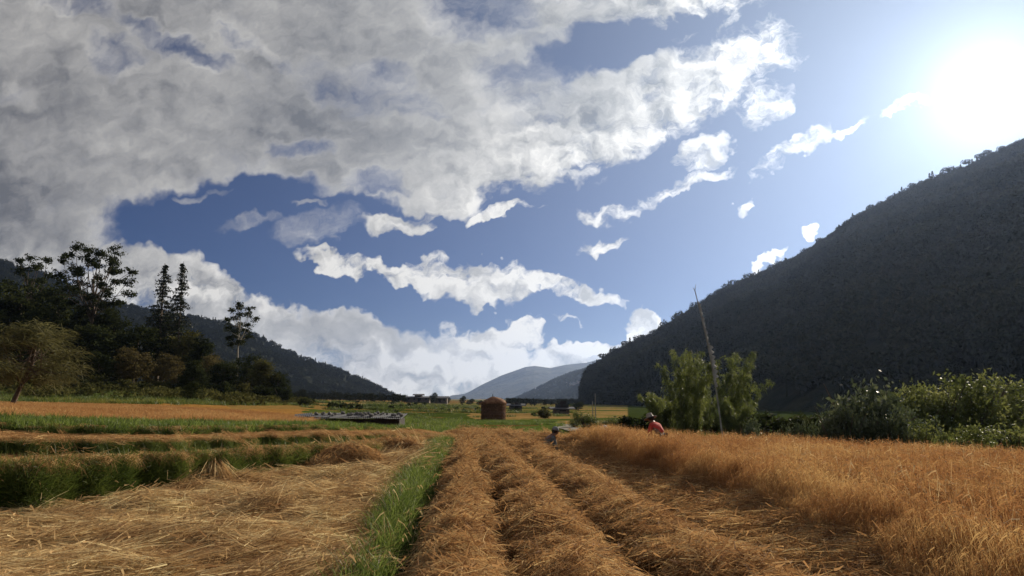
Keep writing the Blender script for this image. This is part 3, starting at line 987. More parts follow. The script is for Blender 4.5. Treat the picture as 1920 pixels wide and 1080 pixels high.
    # broken ends stick up along the row
m = (X > fx[0]) & (X < fx[4]) & (RB.random(len(X)) < .11)
place('loose_straw', [lay_proto(14, .25, .15, .4, .007, 1.2, (.2, .9)) for _ in range(3)], X[m], Y[m], MAT['straw_pale'], RB.uniform(0, 6.28, m.sum()),
      RB.uniform(.8, 1.2, m.sum()), 'loose pale straws sticking out of the cut rows', 'straw')
# furrow litter
m = (X > fx[0]) & (X < fx[3]) & (RB.random(len(X)) < .14)
place('straw_litter', [lay_proto(16, .3, .1, .32, .008, 1.2, (0, .1), .02) for _ in range(3)], X[m], Y[m], MAT['straw_row'], RB.uniform(0, 6.28, m.sum()),
      RB.uniform(.8, 1.2, m.sum()), 'straw litter lying in the dark furrows', 'straw')

# standing ripe rice on the right
t4 = X - fx[4]
U4 = 960 + X / Y * 1341
m = (t4 > -.80) & (U4 > 1040)
hf = np.clip((U4 - 1010) / 120, .4, 1)
x, y = X[m], Y[m]
place('standing_rice', RICE, x, y, MAT['rice'], RB.uniform(0, 6.28, len(x)), hf[m] * np.clip(.30 + (t4[m] + .80) * np.where(Y[m] > 14, 1.2, .62), .30, 1) * RB.uniform(.92, 1.12, len(x)) * (1 + .06 * vnoise(x, y, 1.6, 61, 2)), 'field of ripe orange rice still standing on the right',
      'rice field', follow=False, tiltr=.06)
m = (t4 > .1) & (U4 > 1150) & (RB.random(len(X)) < .07)
place('pale_rice_ears', [stalk_proto(4, .12, .84, .98, .010, .10, .1) for _ in range(3)], X[m], Y[m], MAT['straw_pale'], RB.uniform(0, 6.28, m.sum()), RB.uniform(.95, 1.05, m.sum()),
      'pale ears standing above the ripe rice', 'rice', follow=False)

# green strip on the bund
s0_, s1_ = lx(STRIP[0], Y), lx(STRIP[1], Y)
m = (X > s0_ - .10) & (X < s1_ + .02) & (vnoise(X, Y, .45, 181, 2) > -.45)
place('green_rice_strip', GRASS, X[m], Y[m], MAT['grass'], RB.uniform(0, 6.28, m.sum()), RB.uniform(.65, 1.05, m.sum()), 'narrow strip of green rice between the flattened field and the cut rows', 'grass strip',
      follow=False, tiltr=.1)
m2 = m & (RB.random(len(X)) < .10)
place('strip_ears', [stalk_proto(8, .12, .32, .5, .006, .22, .25) for _ in range(3)], X[m2], Y[m2], MAT['straw_pale'], RB.uniform(0, 6.28, m2.sum()), RB.uniform(.8, 1.1, m2.sum()),
      'pale drooping ears in the green strip', 'rice', follow=False)

# flattened crop on the left
m = (X < s0_ - .20)
hole = vnoise(X, Y, .6, 70, 3)
m &= hole > -.40
x, y = X[m], Y[m]
ang = .66 + .85 * vnoise(x, y, 1.5, 71, 3) + .2 * RB.normal(size=len(x))
place('flattened_rice', LAYP, x, y, MAT['straw_pale'], ang, RB.uniform(.85, 1.35, len(x)) * (1 + (y > 15) * .35), 'flattened pale rice crop lying over the left field', 'flattened crop', dz=.015, tiltr=.12)
m2 = (X < s0_ - .1) & (RB.random(len(X)) < .10)
place('raised_straw', [stalk_proto(9, .2, .2, .42, .008, .25, .8) for _ in range(4)], X[m2], Y[m2], MAT['straw_pale'], RB.uniform(0, 6.28, m2.sum()), RB.uniform(.8, 1.2, m2.sum()),
      'straws standing up out of the flattened crop', 'straw', follow=False)

# grass banks of the terraces, and straw hanging over them
HANG = [ribbons(np.stack([RB.uniform(-.25, .25, 50), RB.uniform(-.05, .2, 50), RB.uniform(0, .08, 50)], 1),
                unit(np.stack([RB.normal(0, .35, 50), -np.ones(50), RB.uniform(-.1, .25, 50)], 1)), RB.uniform(.14, .34, 50), RB.uniform(.006, .010, 50),
                np.stack([RB.normal(0, .06, 50), RB.uniform(0, .12, 50), -RB.uniform(.06, .26, 50)], 1), RB) for _ in range(4)]
for k, labb, labh, dens in ((1, 'tall dark grass bank below the first terrace on the left', 'straw hanging over the edge of the first terrace', 30),
                            (3, 'low grass bank below the second terrace', 'straw hanging over the edge of the second terrace', 20),
                            (5, 'low grass bank below the third terrace', 'straw hanging over the edge of the third terrace', 16)):
    amin, amax = -AZMAX, (-.085 if k == 1 else -.06 if k == 3 else -.04)
    n = int(dens * 110 * (1 if k == 1 else .7))
    a = RB.uniform(amin, amax, n); s = RB.random(n)
    Rk_, Zk_ = knots(a)
    r = Rk_[:, k] + (Rk_[:, k + 1] - Rk_[:, k]) * s - .04
    x, y = np.sin(a) * r, np.cos(a) * r
    z = Zk_[:, k] + (Zk_[:, k + 1] - Zk_[:, k]) * s - .05
    sc = RB.uniform(.55, 1.0, n) * np.clip((Zk_[:, k + 1] - Zk_[:, k]) / .45, .5, 1.0)
    nrm = np.stack([-np.sin(a) * .9, -np.cos(a) * .9, np.full(n, .9)], 1) + .25 * RB.normal(size=(n, 3))
    e = euler_on(nrm, RB.uniform(0, 6.28, n))
    tag(scatter('terrace_bank_grass', GRASS, np.stack([x, y, z], 1), MAT['bank'], e[:, 2], sc, tilt=e[:, :2]), labb, 'grass bank', kind='stuff')
    n = int(1000 * (1 if k == 1 else .6))
    a = RB.uniform(amin, amax, n)
    Rk_, Zk_ = knots(a)
    keep = vnoise(a * 60, a * 0, 3.0, 80 + k, 2) > -.5
    a, Rk_, Zk_ = a[keep], Rk_[keep], Zk_[keep]
    r = Rk_[:, k + 1] + RB.uniform(-.05, .25, len(a))
    x, y = np.sin(a) * r, np.cos(a) * r
    tag(scatter('hanging_straw', HANG, np.stack([x, y, Zk_[:, k + 1] + RB.uniform(-.02, .08, len(a))], 1), MAT['straw_row'], -a + RB.normal(0, .3, len(a)),
                RB.uniform(.5, .95, len(a)) * (1.0 if k == 1 else .42)), labh, 'straw fringe', kind='stuff')

# terrace tops
X, Y = jgrid(-30, 4, 8, 32, 14)
a_ = np.arctan2(X, Y); zn = zone_of(X, Y)
m = (np.abs(a_) < AZMAX) & ((zn == 2) | (zn == 4)) & (a_ < -.03)
place('terrace_straw', LAYF, X[m], Y[m], MAT['straw_row'], RB.normal(.3, .7, m.sum()), RB.uniform(.35, .6, m.sum()), 'cut straw covering the narrow left terraces', 'straw', dz=.02)
m = (np.abs(a_) < AZMAX) & (zn == 6) & (a_ < -.03)
place('terrace_grass', GRASSF, X[m], Y[m], MAT['grass'], RB.uniform(0, 6.28, m.sum()), RB.uniform(.35, .6, m.sum()), 'green grass along the third terrace', 'grass', dz=0)
# ripe field behind the terraces
X, Y = jgrid(-62, -4, 15, 62, 3.2)
a_ = np.arctan2(X, Y); zn = zone_of(X, Y); U_ = 960 + np.tan(a_) * 1341
m = (np.abs(a_) < AZMAX) & (zn == 7) & (U_ < 590 + 20 * vnoise(X, Y, 5, 90, 2))
place('far_ripe_rice', RICEF, X[m], Y[m], MAT['far_rice'], RB.uniform(0, 6.28, m.sum()), RB.uniform(.32, .5, m.sum()), 'ripe orange field beyond the left terraces', 'rice field', dz=-.02, follow=False)
# rough grass in the middle of the valley floor and beside the path
X, Y = jgrid(-22, 30, 17, 90, 3.0)
a_ = np.arctan2(X, Y); zn = zone_of(X, Y); U_ = 960 + np.tan(a_) * 1341
m = (U_ > 600) & (U_ < 1990) & (zn >= 1) & ((Y > 33) | (U_ > 860)) & (vnoise(X, Y * 2, 6.0, 95, 3) > np.where(Y > 45, .30, -.1))
m &= ~((U_ > 1055) & (U_ < 1200) & (Y > 38))
m &= (RB.random(len(X)) < np.clip(60 / Y, .3, 1))
place('meadow_grass', GRASSF, X[m], Y[m], MAT['grass'], RB.uniform(0, 6.28, m.sum()), RB.uniform(.5, 1.0, m.sum()), 'rough green grass on the low banks in mid valley', 'grass', follow=False)
# the green slope in front of the wood, with paler streaks
X, Y = jgrid(-105, -14, 60, 150, 1.1)
a_ = np.arctan2(X, Y); U_ = 960 + np.tan(a_) * 1341; Z_ = H(X, Y); V_ = 748 - (Z_ - EYE) / Y * 1341
m = (np.abs(a_) < AZMAX) & (U_ < 600) & (V_ < 760) & (vnoise(X, Y * 3, 12.0, 151, 3) > -.1)
sl = m & (vnoise(X, Y * 2, 9.0, 152, 3) < .22)
place('slope_grass', GRASSF, X[sl], Y[sl], MAT['bank'], RB.uniform(0, 6.28, sl.sum()), RB.uniform(.5, 1.5, sl.sum()), 'tall green grass and weeds on the slope in front of the wood', 'grass', follow=False)
sl = m & (vnoise(X, Y * 2, 9.0, 152, 3) >= .20) & (Y < 112)
place('yellow_grass', GRASSF, X[sl], Y[sl], MAT['yellow'], RB.uniform(0, 6.28, sl.sum()), RB.uniform(.6, 1.2, sl.sum()), 'yellow green grass streaks on the slope in front of the wood', 'grass', follow=False)
sl = m & (RB.random(len(X)) < .10) & (Y > 70)
MND = [leaf_quads(unit(RB.normal(size=(160, 3))) * np.array([1.3, 1.0, .7]) * RB.uniform(.6, 1, (160, 1)) + [0, 0, .35], .2, RB) for _ in range(3)]
place('slope_weeds', MND, X[sl], Y[sl], MAT['olive_leaf'], RB.uniform(0, 6.28, sl.sum()), RB.uniform(.5, 1.5, sl.sum()), 'leafy weeds growing in clumps on the slope before the wood', 'weeds', follow=False)
# weedy bunds between the far fields
BX, BY = [], []
for D_, u0_, u1_ in ((52, 690, 900), (66, 610, 905), (66, 950, 1060), (82, 600, 860), (98, 560, 900), (112, 948, 1075), (135, 600, 905), (150, 948, 1075), (175, 560, 905), (230, 560, 900), (250, 950, 1080), (320, 570, 900)):
    n_ = int((u1_ - u0_) / 1341 * D_ * 2.2)
    uu = RB.uniform(u0_, u1_, n_)
    dd = D_ * (1 + .05 * np.sin(uu * .02 + D_) + .004 * RB.normal(size=n_))
    BX.append((uu - 960) / 1341 * dd); BY.append(dd)
X = np.concatenate(BX); Y = np.concatenate(BY)
m = vnoise(X * .5, Y, 6.0, 160, 2) > -.35
X, Y = X[m], Y[m]
place('bund_weeds', GRASSF, X, Y, MAT['bank'], RB.uniform(0, 6.28, len(X)), RB.uniform(.7, 1.6, len(X)) * np.clip(Y / 90, .7, 2), 'weeds growing along the bunds between the far fields', 'weeds', follow=False)
# brown straw edge where the rows end
X, Y = jgrid(-8, 6, 29.5, 35, 16)
a_ = np.arctan2(X, Y); U_ = 960 + np.tan(a_) * 1341
m = (U_ > 690) & (U_ < 1090) & (zone_of(X, Y) <= 3)
place('row_end_straw', LAYF, X[m], Y[m], MAT['straw_row'], RB.normal(0, .8, m.sum()), RB.uniform(.6, 1.0, m.sum()), 'straw heaped along the far end of the cut rows', 'straw', dz=.03, tiltr=.2)


# ------------------------------------------------------------------ trees
RC = np.random.default_rng(21)


def clumps(lobes, nclump, nleaf, cr, leaf, shell=(.55, 1.02), up=.35, flat=.7):
    C, T, O = [], [], []
    for (cx, cy, cz, rx, ry, rz) in lobes:
        for _ in range(nclump):
            d = unit(RC.normal(size=3)); c = d * np.array([rx, ry, rz]) * RC.uniform(*shell) + [cx, cy, cz]
            n = max(3, int(nleaf * RC.uniform(.6, 1.3)))
            C.append(c + RC.normal(size=(n, 3)) * cr * np.array([1, 1, flat]) * RC.uniform(.6, 1.2))
            T.append(np.clip(RC.random() * .6 + RC.random(n) * .4, 0, 1)); O.append(np.repeat(d[None] * .5, n, 0))
    C = np.concatenate(C); T = np.concatenate(T); O = np.concatenate(O)
    v, f, _ = leaf_quads(C, leaf, RC, up=up, out=O)
    return v, f, np.repeat(T, 4)


def limbs(trunk, r0, targets, fork=.5, n=6, rl=.35):
    """trunk: list of points; limbs run from along the trunk to each target with a bend"""
    trunk = np.array(trunk, float)
    k = len(trunk)
    L = [(trunk, np.linspace(r0, r0 * .35, k))]
    for t in targets:
        t = np.array(t, float)
        s = RC.uniform(fork, .95)
        i = s * (k - 1); a = trunk[int(i)] + (trunk[min(int(i) + 1, k - 1)] - trunk[int(i)]) * (i % 1)
        mid = a * .5 + t * .5 + np.array([0, 0, -.06 * np.linalg.norm(t - a)]) + RC.normal(size=3) * .05 * np.linalg.norm(t - a)
        L.append((np.array([a, mid, t]), np.array([r0 * rl, r0 * rl * .6, r0 * .08])))
    return tubes(L, n)


def proto_tree(kind):
    """-> (trunk (V,F), crown (V,F,T)), about 10 m tall"""
    if kind in ('broad', 'broad2', 'tall'):
        nl = {'broad': 9, 'broad2': 8, 'tall': 10}[kind]
        lobes = []
        for i in range(nl):
            a = i * 2.4 + RC.uniform(-.4, .4); h = .16 + .78 * (i + .6) / nl
            if kind == 'tall':
                rr = 1.7 * math.sin(math.pi * min(h + .12, .97)) * RC.uniform(.4, 1)
                lobes.append((math.cos(a) * rr, math.sin(a) * rr, 1.2 + h * 7.8, 1.25, 1.25, 1.3))
            else:
                rr = 2.6 * math.sin(math.pi * min(h * .8 + .15, .95)) * RC.uniform(.5, 1)
                lobes.append((math.cos(a) * rr, math.sin(a) * rr, 1.0 + h * 7.2, RC.uniform(1.5, 2.1), RC.uniform(1.5, 2.1), RC.uniform(1.2, 1.7)))
        cr = clumps(lobes, 24, 30, .36, .20)
        tr = limbs([[0, 0, -.6], [.1, 0, 2], [0, .1, 4.5], [.1, 0, 7]], .26, [l[:3] for l in lobes])
    elif kind == 'gum':     # tall eucalypt: bare limbs, leaf pads at the ends, gaps between
        tr_ = [[0, 0, -.6], [.15, 0, 2.4], [.45, .1, 4.4], [.5, 0, 6.0], [.2, 0, 7.4]]
        pads = []
        for i in range(44):
            a = i * 2.4; t = (i + .5) / 44
            z = 4.7 + 5.0 * t
            rr = (1.0 + 1.75 * math.sin(math.pi * min(.2 + .72 * t, 1.0))) * RC.uniform(.55, 1.08)
            pads.append((.3 + math.cos(a) * rr, math.sin(a) * rr, z, RC.uniform(.5, .85), RC.uniform(.5, .85), RC.uniform(.28, .46)))
        cr = clumps(pads, 11, 26, .17, .10, shell=(.1, 1.0), flat=.6)
        tr = limbs(tr_, .17, [p_[:3] for p_ in pads], fork=.45, rl=.3)
    elif kind == 'slender':
        tr_ = [[0, 0, -.6], [-.05, 0, 3], [.05, 0, 5.5], [0, 0, 7.6]]
        pads = []
        for i in range(20):
            a = i * 2.4; t = (i + .5) / 20
            z = 5.3 + 4.3 * t
            rr = (.35 + 1.15 * math.sin(math.pi * min(.1 + .75 * t, 1.0))) * RC.uniform(.5, 1.05)
            pads.append((math.cos(a) * rr, math.sin(a) * rr, z, .5, .5, .34))
        cr = clumps(pads, 10, 24, .15, .095, shell=(.1, 1.0), flat=.6)
        tr = limbs(tr_, .11, [p_[:3] for p_ in pads], fork=.6, rl=.4)
    elif kind == 'conifer':
        C, T, L = [], [], [(np.array([[0, 0, -.6], [0, .05, 4], [.05, 0, 9.9]]), np.array([.17, .11, .02]))]
        z = 1.3
        while z < 9.7:
            t = (z - 1.3) / 8.4
            for k in range(6):
                if RC.random() < .18: continue
                a = RC.uniform(0, 6.28); Lb = (1.0 - t) ** .85 * 1.75 * RC.uniform(.55, 1.15) + .12
                s = np.linspace(.18, 1, max(3, int(Lb / .10)))
                px = np.stack([np.cos(a) * s * Lb, np.sin(a) * s * Lb, z + .22 * s * Lb - .30 * s ** 2 * Lb], 1)
                L.append((px[[0, len(px) // 2, -1]], np.array([.035, .02, .008]) * (1 - t * .6)))
                for p_ in px:
                    n = 7
                    C.append(p_ + RC.normal(size=(n, 3)) * np.array([.085, .085, .06]) - [0, 0, .05]); T.append(np.full(n, RC.random()))
            z += .36 - .14 * t
        C = np.concatenate(C); T = np.concatenate(T)
        v, f, _ = leaf_quads(C, .085, RC, up=.1)
        cr = (v, f, np.repeat(T, 4)); tr = tubes(L, 4)
    elif kind == 'feathery':   # wind-blown drooping sprays
        tr_ = [[-.9, 0, -.4], [-.55, .1, 1.3], [0, 0, 3.0], [.6, .1, 5.0], [.8, 0, 7.0]]
        tg, parts = [], []
        for i in range(34):
            a = RC.uniform(0, 6.28); h = RC.uniform(0, 1); rr = 3.9 * math.sin(math.pi * min(.22 + .66 * h, 1)) * RC.uniform(.2, 1.1)
            tg.append((.6 + math.cos(a) * rr, math.sin(a) * rr, 2.6 + h * 6.6))
        C = []
        for t in tg:
            n = 150
            b = np.array(t) + RC.normal(size=(n, 3)) * np.array([.55, .55, .42])
            d = unit(np.stack([RC.normal(.5, .6, n), RC.normal(0, .6, n), RC.normal(.5, .5, n)], 1))
            L_ = RC.uniform(.4, 1.2, n)
            v, f, _ = ribbons(b, d, L_, RC.uniform(.04, .09, n), np.stack([L_ * .15, L_ * 0, -L_ * .7], 1), RC, 3, .3)
            parts.append((v, f, np.repeat(np.clip(RC.random() * .5 + RC.random(n) * .5, 0, 1), 8)))
        cr = join(parts)
        tr = limbs(tr_, .24, tg, fork=.35, rl=.3)
    elif kind == 'small_round':
        cr = clumps([(0, 0, 5.0, 3.2, 3.2, 4.0), (.8, 0, 7.2, 2.2, 2.2, 2.2), (-1.2, .4, 4.2, 2.6, 2.6, 3.0)], 55, 24, .45, .26)
        tr = limbs([[0, 0, -.6], [0, 0, 2], [.1, 0, 5]], .3, [(1, 0, 7), (-1, 0, 6), (0, 1, 6)])
    me_t = mesh('trunk', *tr, None, smooth=True)
    me_c = mesh('crown', cr[0], cr[1], None, {'tint': cr[2]})
    return me_t, me_c


PROTO = {}
TREE_ME = {}


def tree(name, kind, crown_mat, loc, height, width, lab, rz=0.0, group=None, bark='bark', cat='tree', var=0, yaw=None):
    """a thing: Empty at the base with trunk and crown; height and width in metres"""
    key = (kind, var)
    if key not in PROTO:
        PROTO[key] = proto_tree(kind)
    mk = (kind, var, crown_mat, bark)
    if mk not in TREE_ME:
        t, c = PROTO[key]
        t, c = t.copy(), c.copy()
        t.materials.clear(); t.materials.append(MAT[bark]); c.materials.clear(); c.materials.append(MAT[crown_mat])
        t.name, c.name = 'trunk', 'crown'
        TREE_ME[mk] = (t, c)
    t, c = TREE_ME[mk]
    natural = {'broad': 7.4, 'broad2': 7.4, 'tall': 4.6, 'gum': 5.6, 'slender': 3.4, 'conifer': 3.6, 'feathery': 8.4, 'small_round': 7.0}[kind]
    top = {'feathery': 9.6}.get(kind, 10.0)
    r = empty(name, loc, rz)
    s = width / natural
    r.scale = (s, s, height / top)
    link('trunk', t, r); link('crown', c, r)
    return tag(r, lab, cat, group)


def tree_px(name, kind, mat, u, vtop, wpx, D, lab, **kw):
    b = on_ground(u, D)
    ztop = at(u, vtop, D)[2]
    return tree(name, kind, mat, (b[0], b[1], b[2] - .1), ztop - b[2], wpx * D / 1341.0, lab, **kw)


GW = 'trees of the wood on the left'
WOOD = [  # name, kind, material, u, v_top, width px, D, variant, label
    ('broadleaf_tree', 'broad', 'dark_leaf', 20, 512, 190, 150, 0, 'huge dark tree at the left edge below the bluish hill top'),
    ('broadleaf_tree', 'broad2', 'dark_leaf', 92, 522, 130, 145, 0, 'dark dense tree standing just left of the tall eucalypt'),
    ('broadleaf_tree', 'broad', 'dark_leaf', -70, 500, 170, 140, 1, 'dark tree cut off by the left edge of the photo'),
    ('eucalyptus_tree', 'gum', 'dark_leaf', 148, 456, 128, 135, 0, 'tallest tree of the left wood, eucalypt with a wide airy crown'),
    ('feather_topped_tree', 'slender', 'dark_leaf', 36, 470, 78, 160, 1, 'thin tree top sticking up above the dark crowns at the far left'),
    ('broadleaf_tree', 'broad2', 'dark_leaf', 196, 566, 120, 140, 1, 'dark tree between the tall eucalypt and the pair of conifers'),
    ('conifer_tree', 'conifer', 'needle', 291, 490, 92, 140, 0, 'left one of the two dark conifers rising over the wood'),
    ('conifer_tree', 'conifer', 'needle', 325, 487, 80, 138, 1, 'right one of the two dark conifers, with a thin spire'),
    ('broadleaf_tree', 'broad', 'dark_leaf', 250, 590, 110, 130, 2, 'dark rounded tree below the pair of conifers'),
    ('broadleaf_tree', 'tall', 'dark_leaf', 165, 600, 90, 122, 0, 'black green tree under the trunk of the tall eucalypt'),
    ('broadleaf_tree', 'broad', 'olive_leaf', 338, 604, 92, 135, 0, 'olive green tree just right of the two conifers'),
    ('broadleaf_tree', 'broad2', 'olive_leaf', 110, 610, 90, 120, 0, 'olive tree behind the feathery tree at the left'),
    ('broadleaf_tree', 'broad', 'brown_leaf', 248, 640, 86, 116, 0, 'brownish rounded tree at the front of the wood below the conifers'),
    ('broadleaf_tree', 'broad2', 'brown_leaf', 310, 652, 76, 114, 1, 'brownish lower tree right of the brown rounded tree'),
    ('broadleaf_tree', 'tall', 'dark_leaf', 372, 628, 60, 132, 1, 'dark upright tree between the olive tree and the white trunked one'),
    ('broadleaf_tree', 'broad', 'brown_leaf', 395, 650, 62, 125, 2, 'brown green tree left of the white trunked eucalypt'),
    ('slender_eucalyptus', 'slender', 'dark_leaf', 441, 561, 66, 140, 0, 'slender eucalypt with a white trunk standing apart from the wood'),
    ('broadleaf_tree', 'broad', 'dark_leaf', 418, 664, 70, 120, 1, 'dark tree at the foot of the slender white trunked eucalypt'),
    ('broadleaf_tree', 'broad2', 'dark_leaf', 462, 655, 70, 128, 0, 'dark tree just right of the slender white trunked eucalypt'),
    ('broadleaf_tree', 'tall', 'olive_leaf', 490, 668, 52, 124, 0, 'olive tree second from the right end of the wood'),
    ('broadleaf_tree', 'broad2', 'dark_leaf', 520, 688, 54, 126, 1, 'small dark tree closing the right end of the wood'),
    ('broadleaf_tree', 'broad', 'dark_leaf', 180, 648, 80, 112, 0, 'low dark tree at the front edge of the wood near the green bank'),
    ('broadleaf_tree', 'broad2', 'dark_leaf', 60, 560, 110, 130, 2, 'dark tree directly behind the crown of the feathery tree'),
    ('broadleaf_tree', 'broad', 'dark_leaf', 150, 560, 110, 138, 2, 'dark tree around the trunk of the tall eucalypt'),
    ('broadleaf_tree', 'broad2', 'dark_leaf', 300, 575, 90, 142, 0, 'dark tree hiding the feet of the two conifers'),
    ('broadleaf_tree', 'broad', 'dark_leaf', 210, 610, 100, 128, 1, 'dark tree in the middle of the wood, left of the brown rounded tree'),
    ('broadleaf_tree', 'tall', 'dark_leaf', 360, 670, 50, 112, 2, 'low dark tree behind the round bush on the bank'),
]
for nm, kind, mt, u, vt, w, D, var, lab in WOOD:
    tree_px(nm, kind, mt, u, vt, w, D, lab, rz=RC.uniform(0, 6.28) if kind not in ('gum',) else 0.0, group=GW, var=var,
            bark='pale_bark' if nm == 'slender_eucalyptus' else 'bark')

tree_px('feathery_tree', 'feathery', 'willow_leaf', 40, 604, 178, 45, 'feathery olive brown tree with a leaning trunk at the left edge of the field')
tree_px('round_bush', 'small_round', 'dark_leaf', 358, 712, 40, 76, 'small dark round tree standing alone on the left bank', cat='tree')


# understory shrubs along the wood and in the plain
def shrub_me(name, mat, n=60, leaf=.10, nleaf=26, seed=None, tall=1.0, twigs=True, cr_=.13):
    cr = clumps([(0, 0, .5 * tall, .62, .62, .5 * tall), (.3, .1, .62 * tall, .42, .42, .38 * tall), (-.35, -.1, .45 * tall, .42, .42, .36 * tall)], n // 3, nleaf, cr_, leaf, shell=(.35, 1.05))
    m = mesh(name, cr[0], cr[1], MAT[mat], {'tint': cr[2]})
    tw = []
    for i in range(9):
        a = RC.uniform(0, 6.28); r = RC.uniform(.2, .8)
        tw.append((np.array([[0, 0, -.1], [math.cos(a) * r * .4, math.sin(a) * r * .4, .4 * tall], [math.cos(a) * r, math.sin(a) * r, RC.uniform(.6, .98) * tall]]), np.array([.03, .018, .006])))
    t = mesh('stems', *tubes(tw, 5), MAT['bark'])
    return m, t


def shrub(name, me, u, vtop, wpx, D, lab, group=None, rz=None, zoff=0.0, cat='shrub'):
    b = on_ground(u, D)
    zt = at(u, vtop, D)[2]
    r = empty(name, (b[0], b[1], b[2] - .08 + zoff), RC.uniform(0, 6.28) if rz is None else rz)
    s = wpx * D / 1341.0 / 1.75
    r.scale = (s, s, max(.2, (zt - b[2])) / 1.08)
    link('foliage', me[0], r); link('stems', me[1], r)
    return tag(r, lab, cat, group)


SH_D = [shrub_me('foliage', 'dark_leaf', leaf=.09) for _ in range(2)]
SH_O = [shrub_me('foliage', 'olive_leaf', leaf=.09) for _ in range(2)]
EDGE = ['olive shrub just right of the feathery tree at the foot of the wood', 'dark shrub below the trunk of the tall eucalypt', 'olive shrub right of the one under the tall eucalypt',
        'dark shrub below the gap left of the conifers', 'olive shrub under the brown rounded tree', 'dark low shrub at the right foot of the brown rounded tree', 'olive shrub straight below the two conifers',
        'dark shrub just left of the round bush on the bank', 'dark shrub just right of the round bush on the bank', 'dark shrub left of the foot of the white trunked eucalypt',
        'olive shrub right of the foot of the white trunked eucalypt', 'dark shrub third from the right end of the shrub row', 'dark shrub closing the right end of the shrub row',
        'dark shrub showing through under the feathery crown', 'olive shrub directly behind the leaning trunk']
GU_ = 'shrubs along the foot of the wood'
for i, (u, v, w, D, me) in enumerate([(118, 700, 60, 108, SH_O[0]), (150, 706, 46, 104, SH_D[0]), (176, 700, 44, 106, SH_O[1]), (205, 712, 50, 104, SH_D[1]), (236, 708, 46, 106, SH_O[0]),
                                      (268, 716, 40, 108, SH_D[0]), (300, 712, 48, 108, SH_O[1]), (330, 716, 40, 110, SH_D[1]), (392, 716, 44, 112, SH_D[0]), (425, 712, 50, 114, SH_D[1]),
                                      (458, 716, 44, 116, SH_O[0]), (492, 720, 46, 118, SH_D[0]), (528, 722, 44, 120, SH_D[1]), (88, 702, 50, 100, SH_D[1]), (60, 706, 50, 96, SH_O[1])]):
    shrub('wood_edge_shrub', me, u, v, w, D, EDGE[i], GU_)
shrub('field_bush', SH_D[0], 572, 744, 38, 118, 'dark round bush in front of the ripe strip, right of the wood')
shrub('field_bush', SH_O[0], 1020, 764, 34, 100, 'low green bush in the yellow field right of the haystack')

# scattered bushes at field edges far off
n = 420
a = RC.uniform(-.55, .10, n); D = RC.uniform(95, 520, n) ** 1.0
x, y = np.tan(a) * D, D
U_ = 960 + np.tan(a) * 1341
k = (vnoise(x, y * 2, 40, 120, 3) > .12) & ~((U_ < 560) & (D < 190))
x, y = x[k], y[k]
SP_ = [leaf_quads(unit(RC.normal(size=(70, 3))) * np.array([1.1, 1.1, .75]) * RC.uniform(.5, 1, (70, 1)) + [0, 0, .6], .42, RC) for _ in range(3)]
tag(scatter('field_edge_bushes', SP_, np.stack([x, y, H(x, y)], 1), MAT['dark_leaf'], RC.uniform(0, 6, len(x)), RC.uniform(.3, .95, len(x))), 'small bushes scattered along the far field edges', 'bushes', kind='stuff')
n = 420
U_ = RC.uniform(545, 765, n); D = RC.uniform(330, 900, n)
x, y = (U_ - 960) / 1341 * D, D
tag(scatter('hill_foot_trees', HT[:3], np.stack([x, y, H(x, y)], 1), MAT['hill_tree'], RC.uniform(0, 6, n), RC.uniform(.3, .6, n)), 'low trees along the foot of the left hill', 'trees', kind='stuff')
n = 260
U_ = RC.uniform(950, 1100, n); D = RC.uniform(330, 1100, n)
x, y = (U_ - 960) / 1341 * D, D
tag(scatter('valley_end_trees', HT[:3], np.stack([x, y, H(x, y)], 1), MAT['hill_tree'], RC.uniform(0, 6, n), RC.uniform(.25, .5, n)), 'dark line of low trees at the end of the plain', 'trees', kind='stuff')
for u, vt, w, D, lab in [(757, 740, 9, 420, 'small tree left of the long farm building'), (813, 735, 17, 415, 'large dark tree between the two farm buildings'), (838, 744, 16, 430, 'low tree right of the second farm building'),
                         (868, 741, 13, 410, 'upright dark tree midway between the farm and the haystack'), (883, 747, 16, 425, 'low tree just left of the haystack on the skyline'), (1047, 757, 10, 150, 'small dark tree behind the low field hut'),
                         (1085, 752, 22, 200, 'dark tree at the foot of the steep mountain end'), (1076, 756, 14, 220, 'thin dark tree left of the steep mountain end'), (900, 750, 14, 400, 'dark low tree behind the left side of the haystack')]:
    tree_px('distant_tree', 'small_round', 'dark_leaf', u, vt, w, D, lab, group='small trees at the end of the plain')


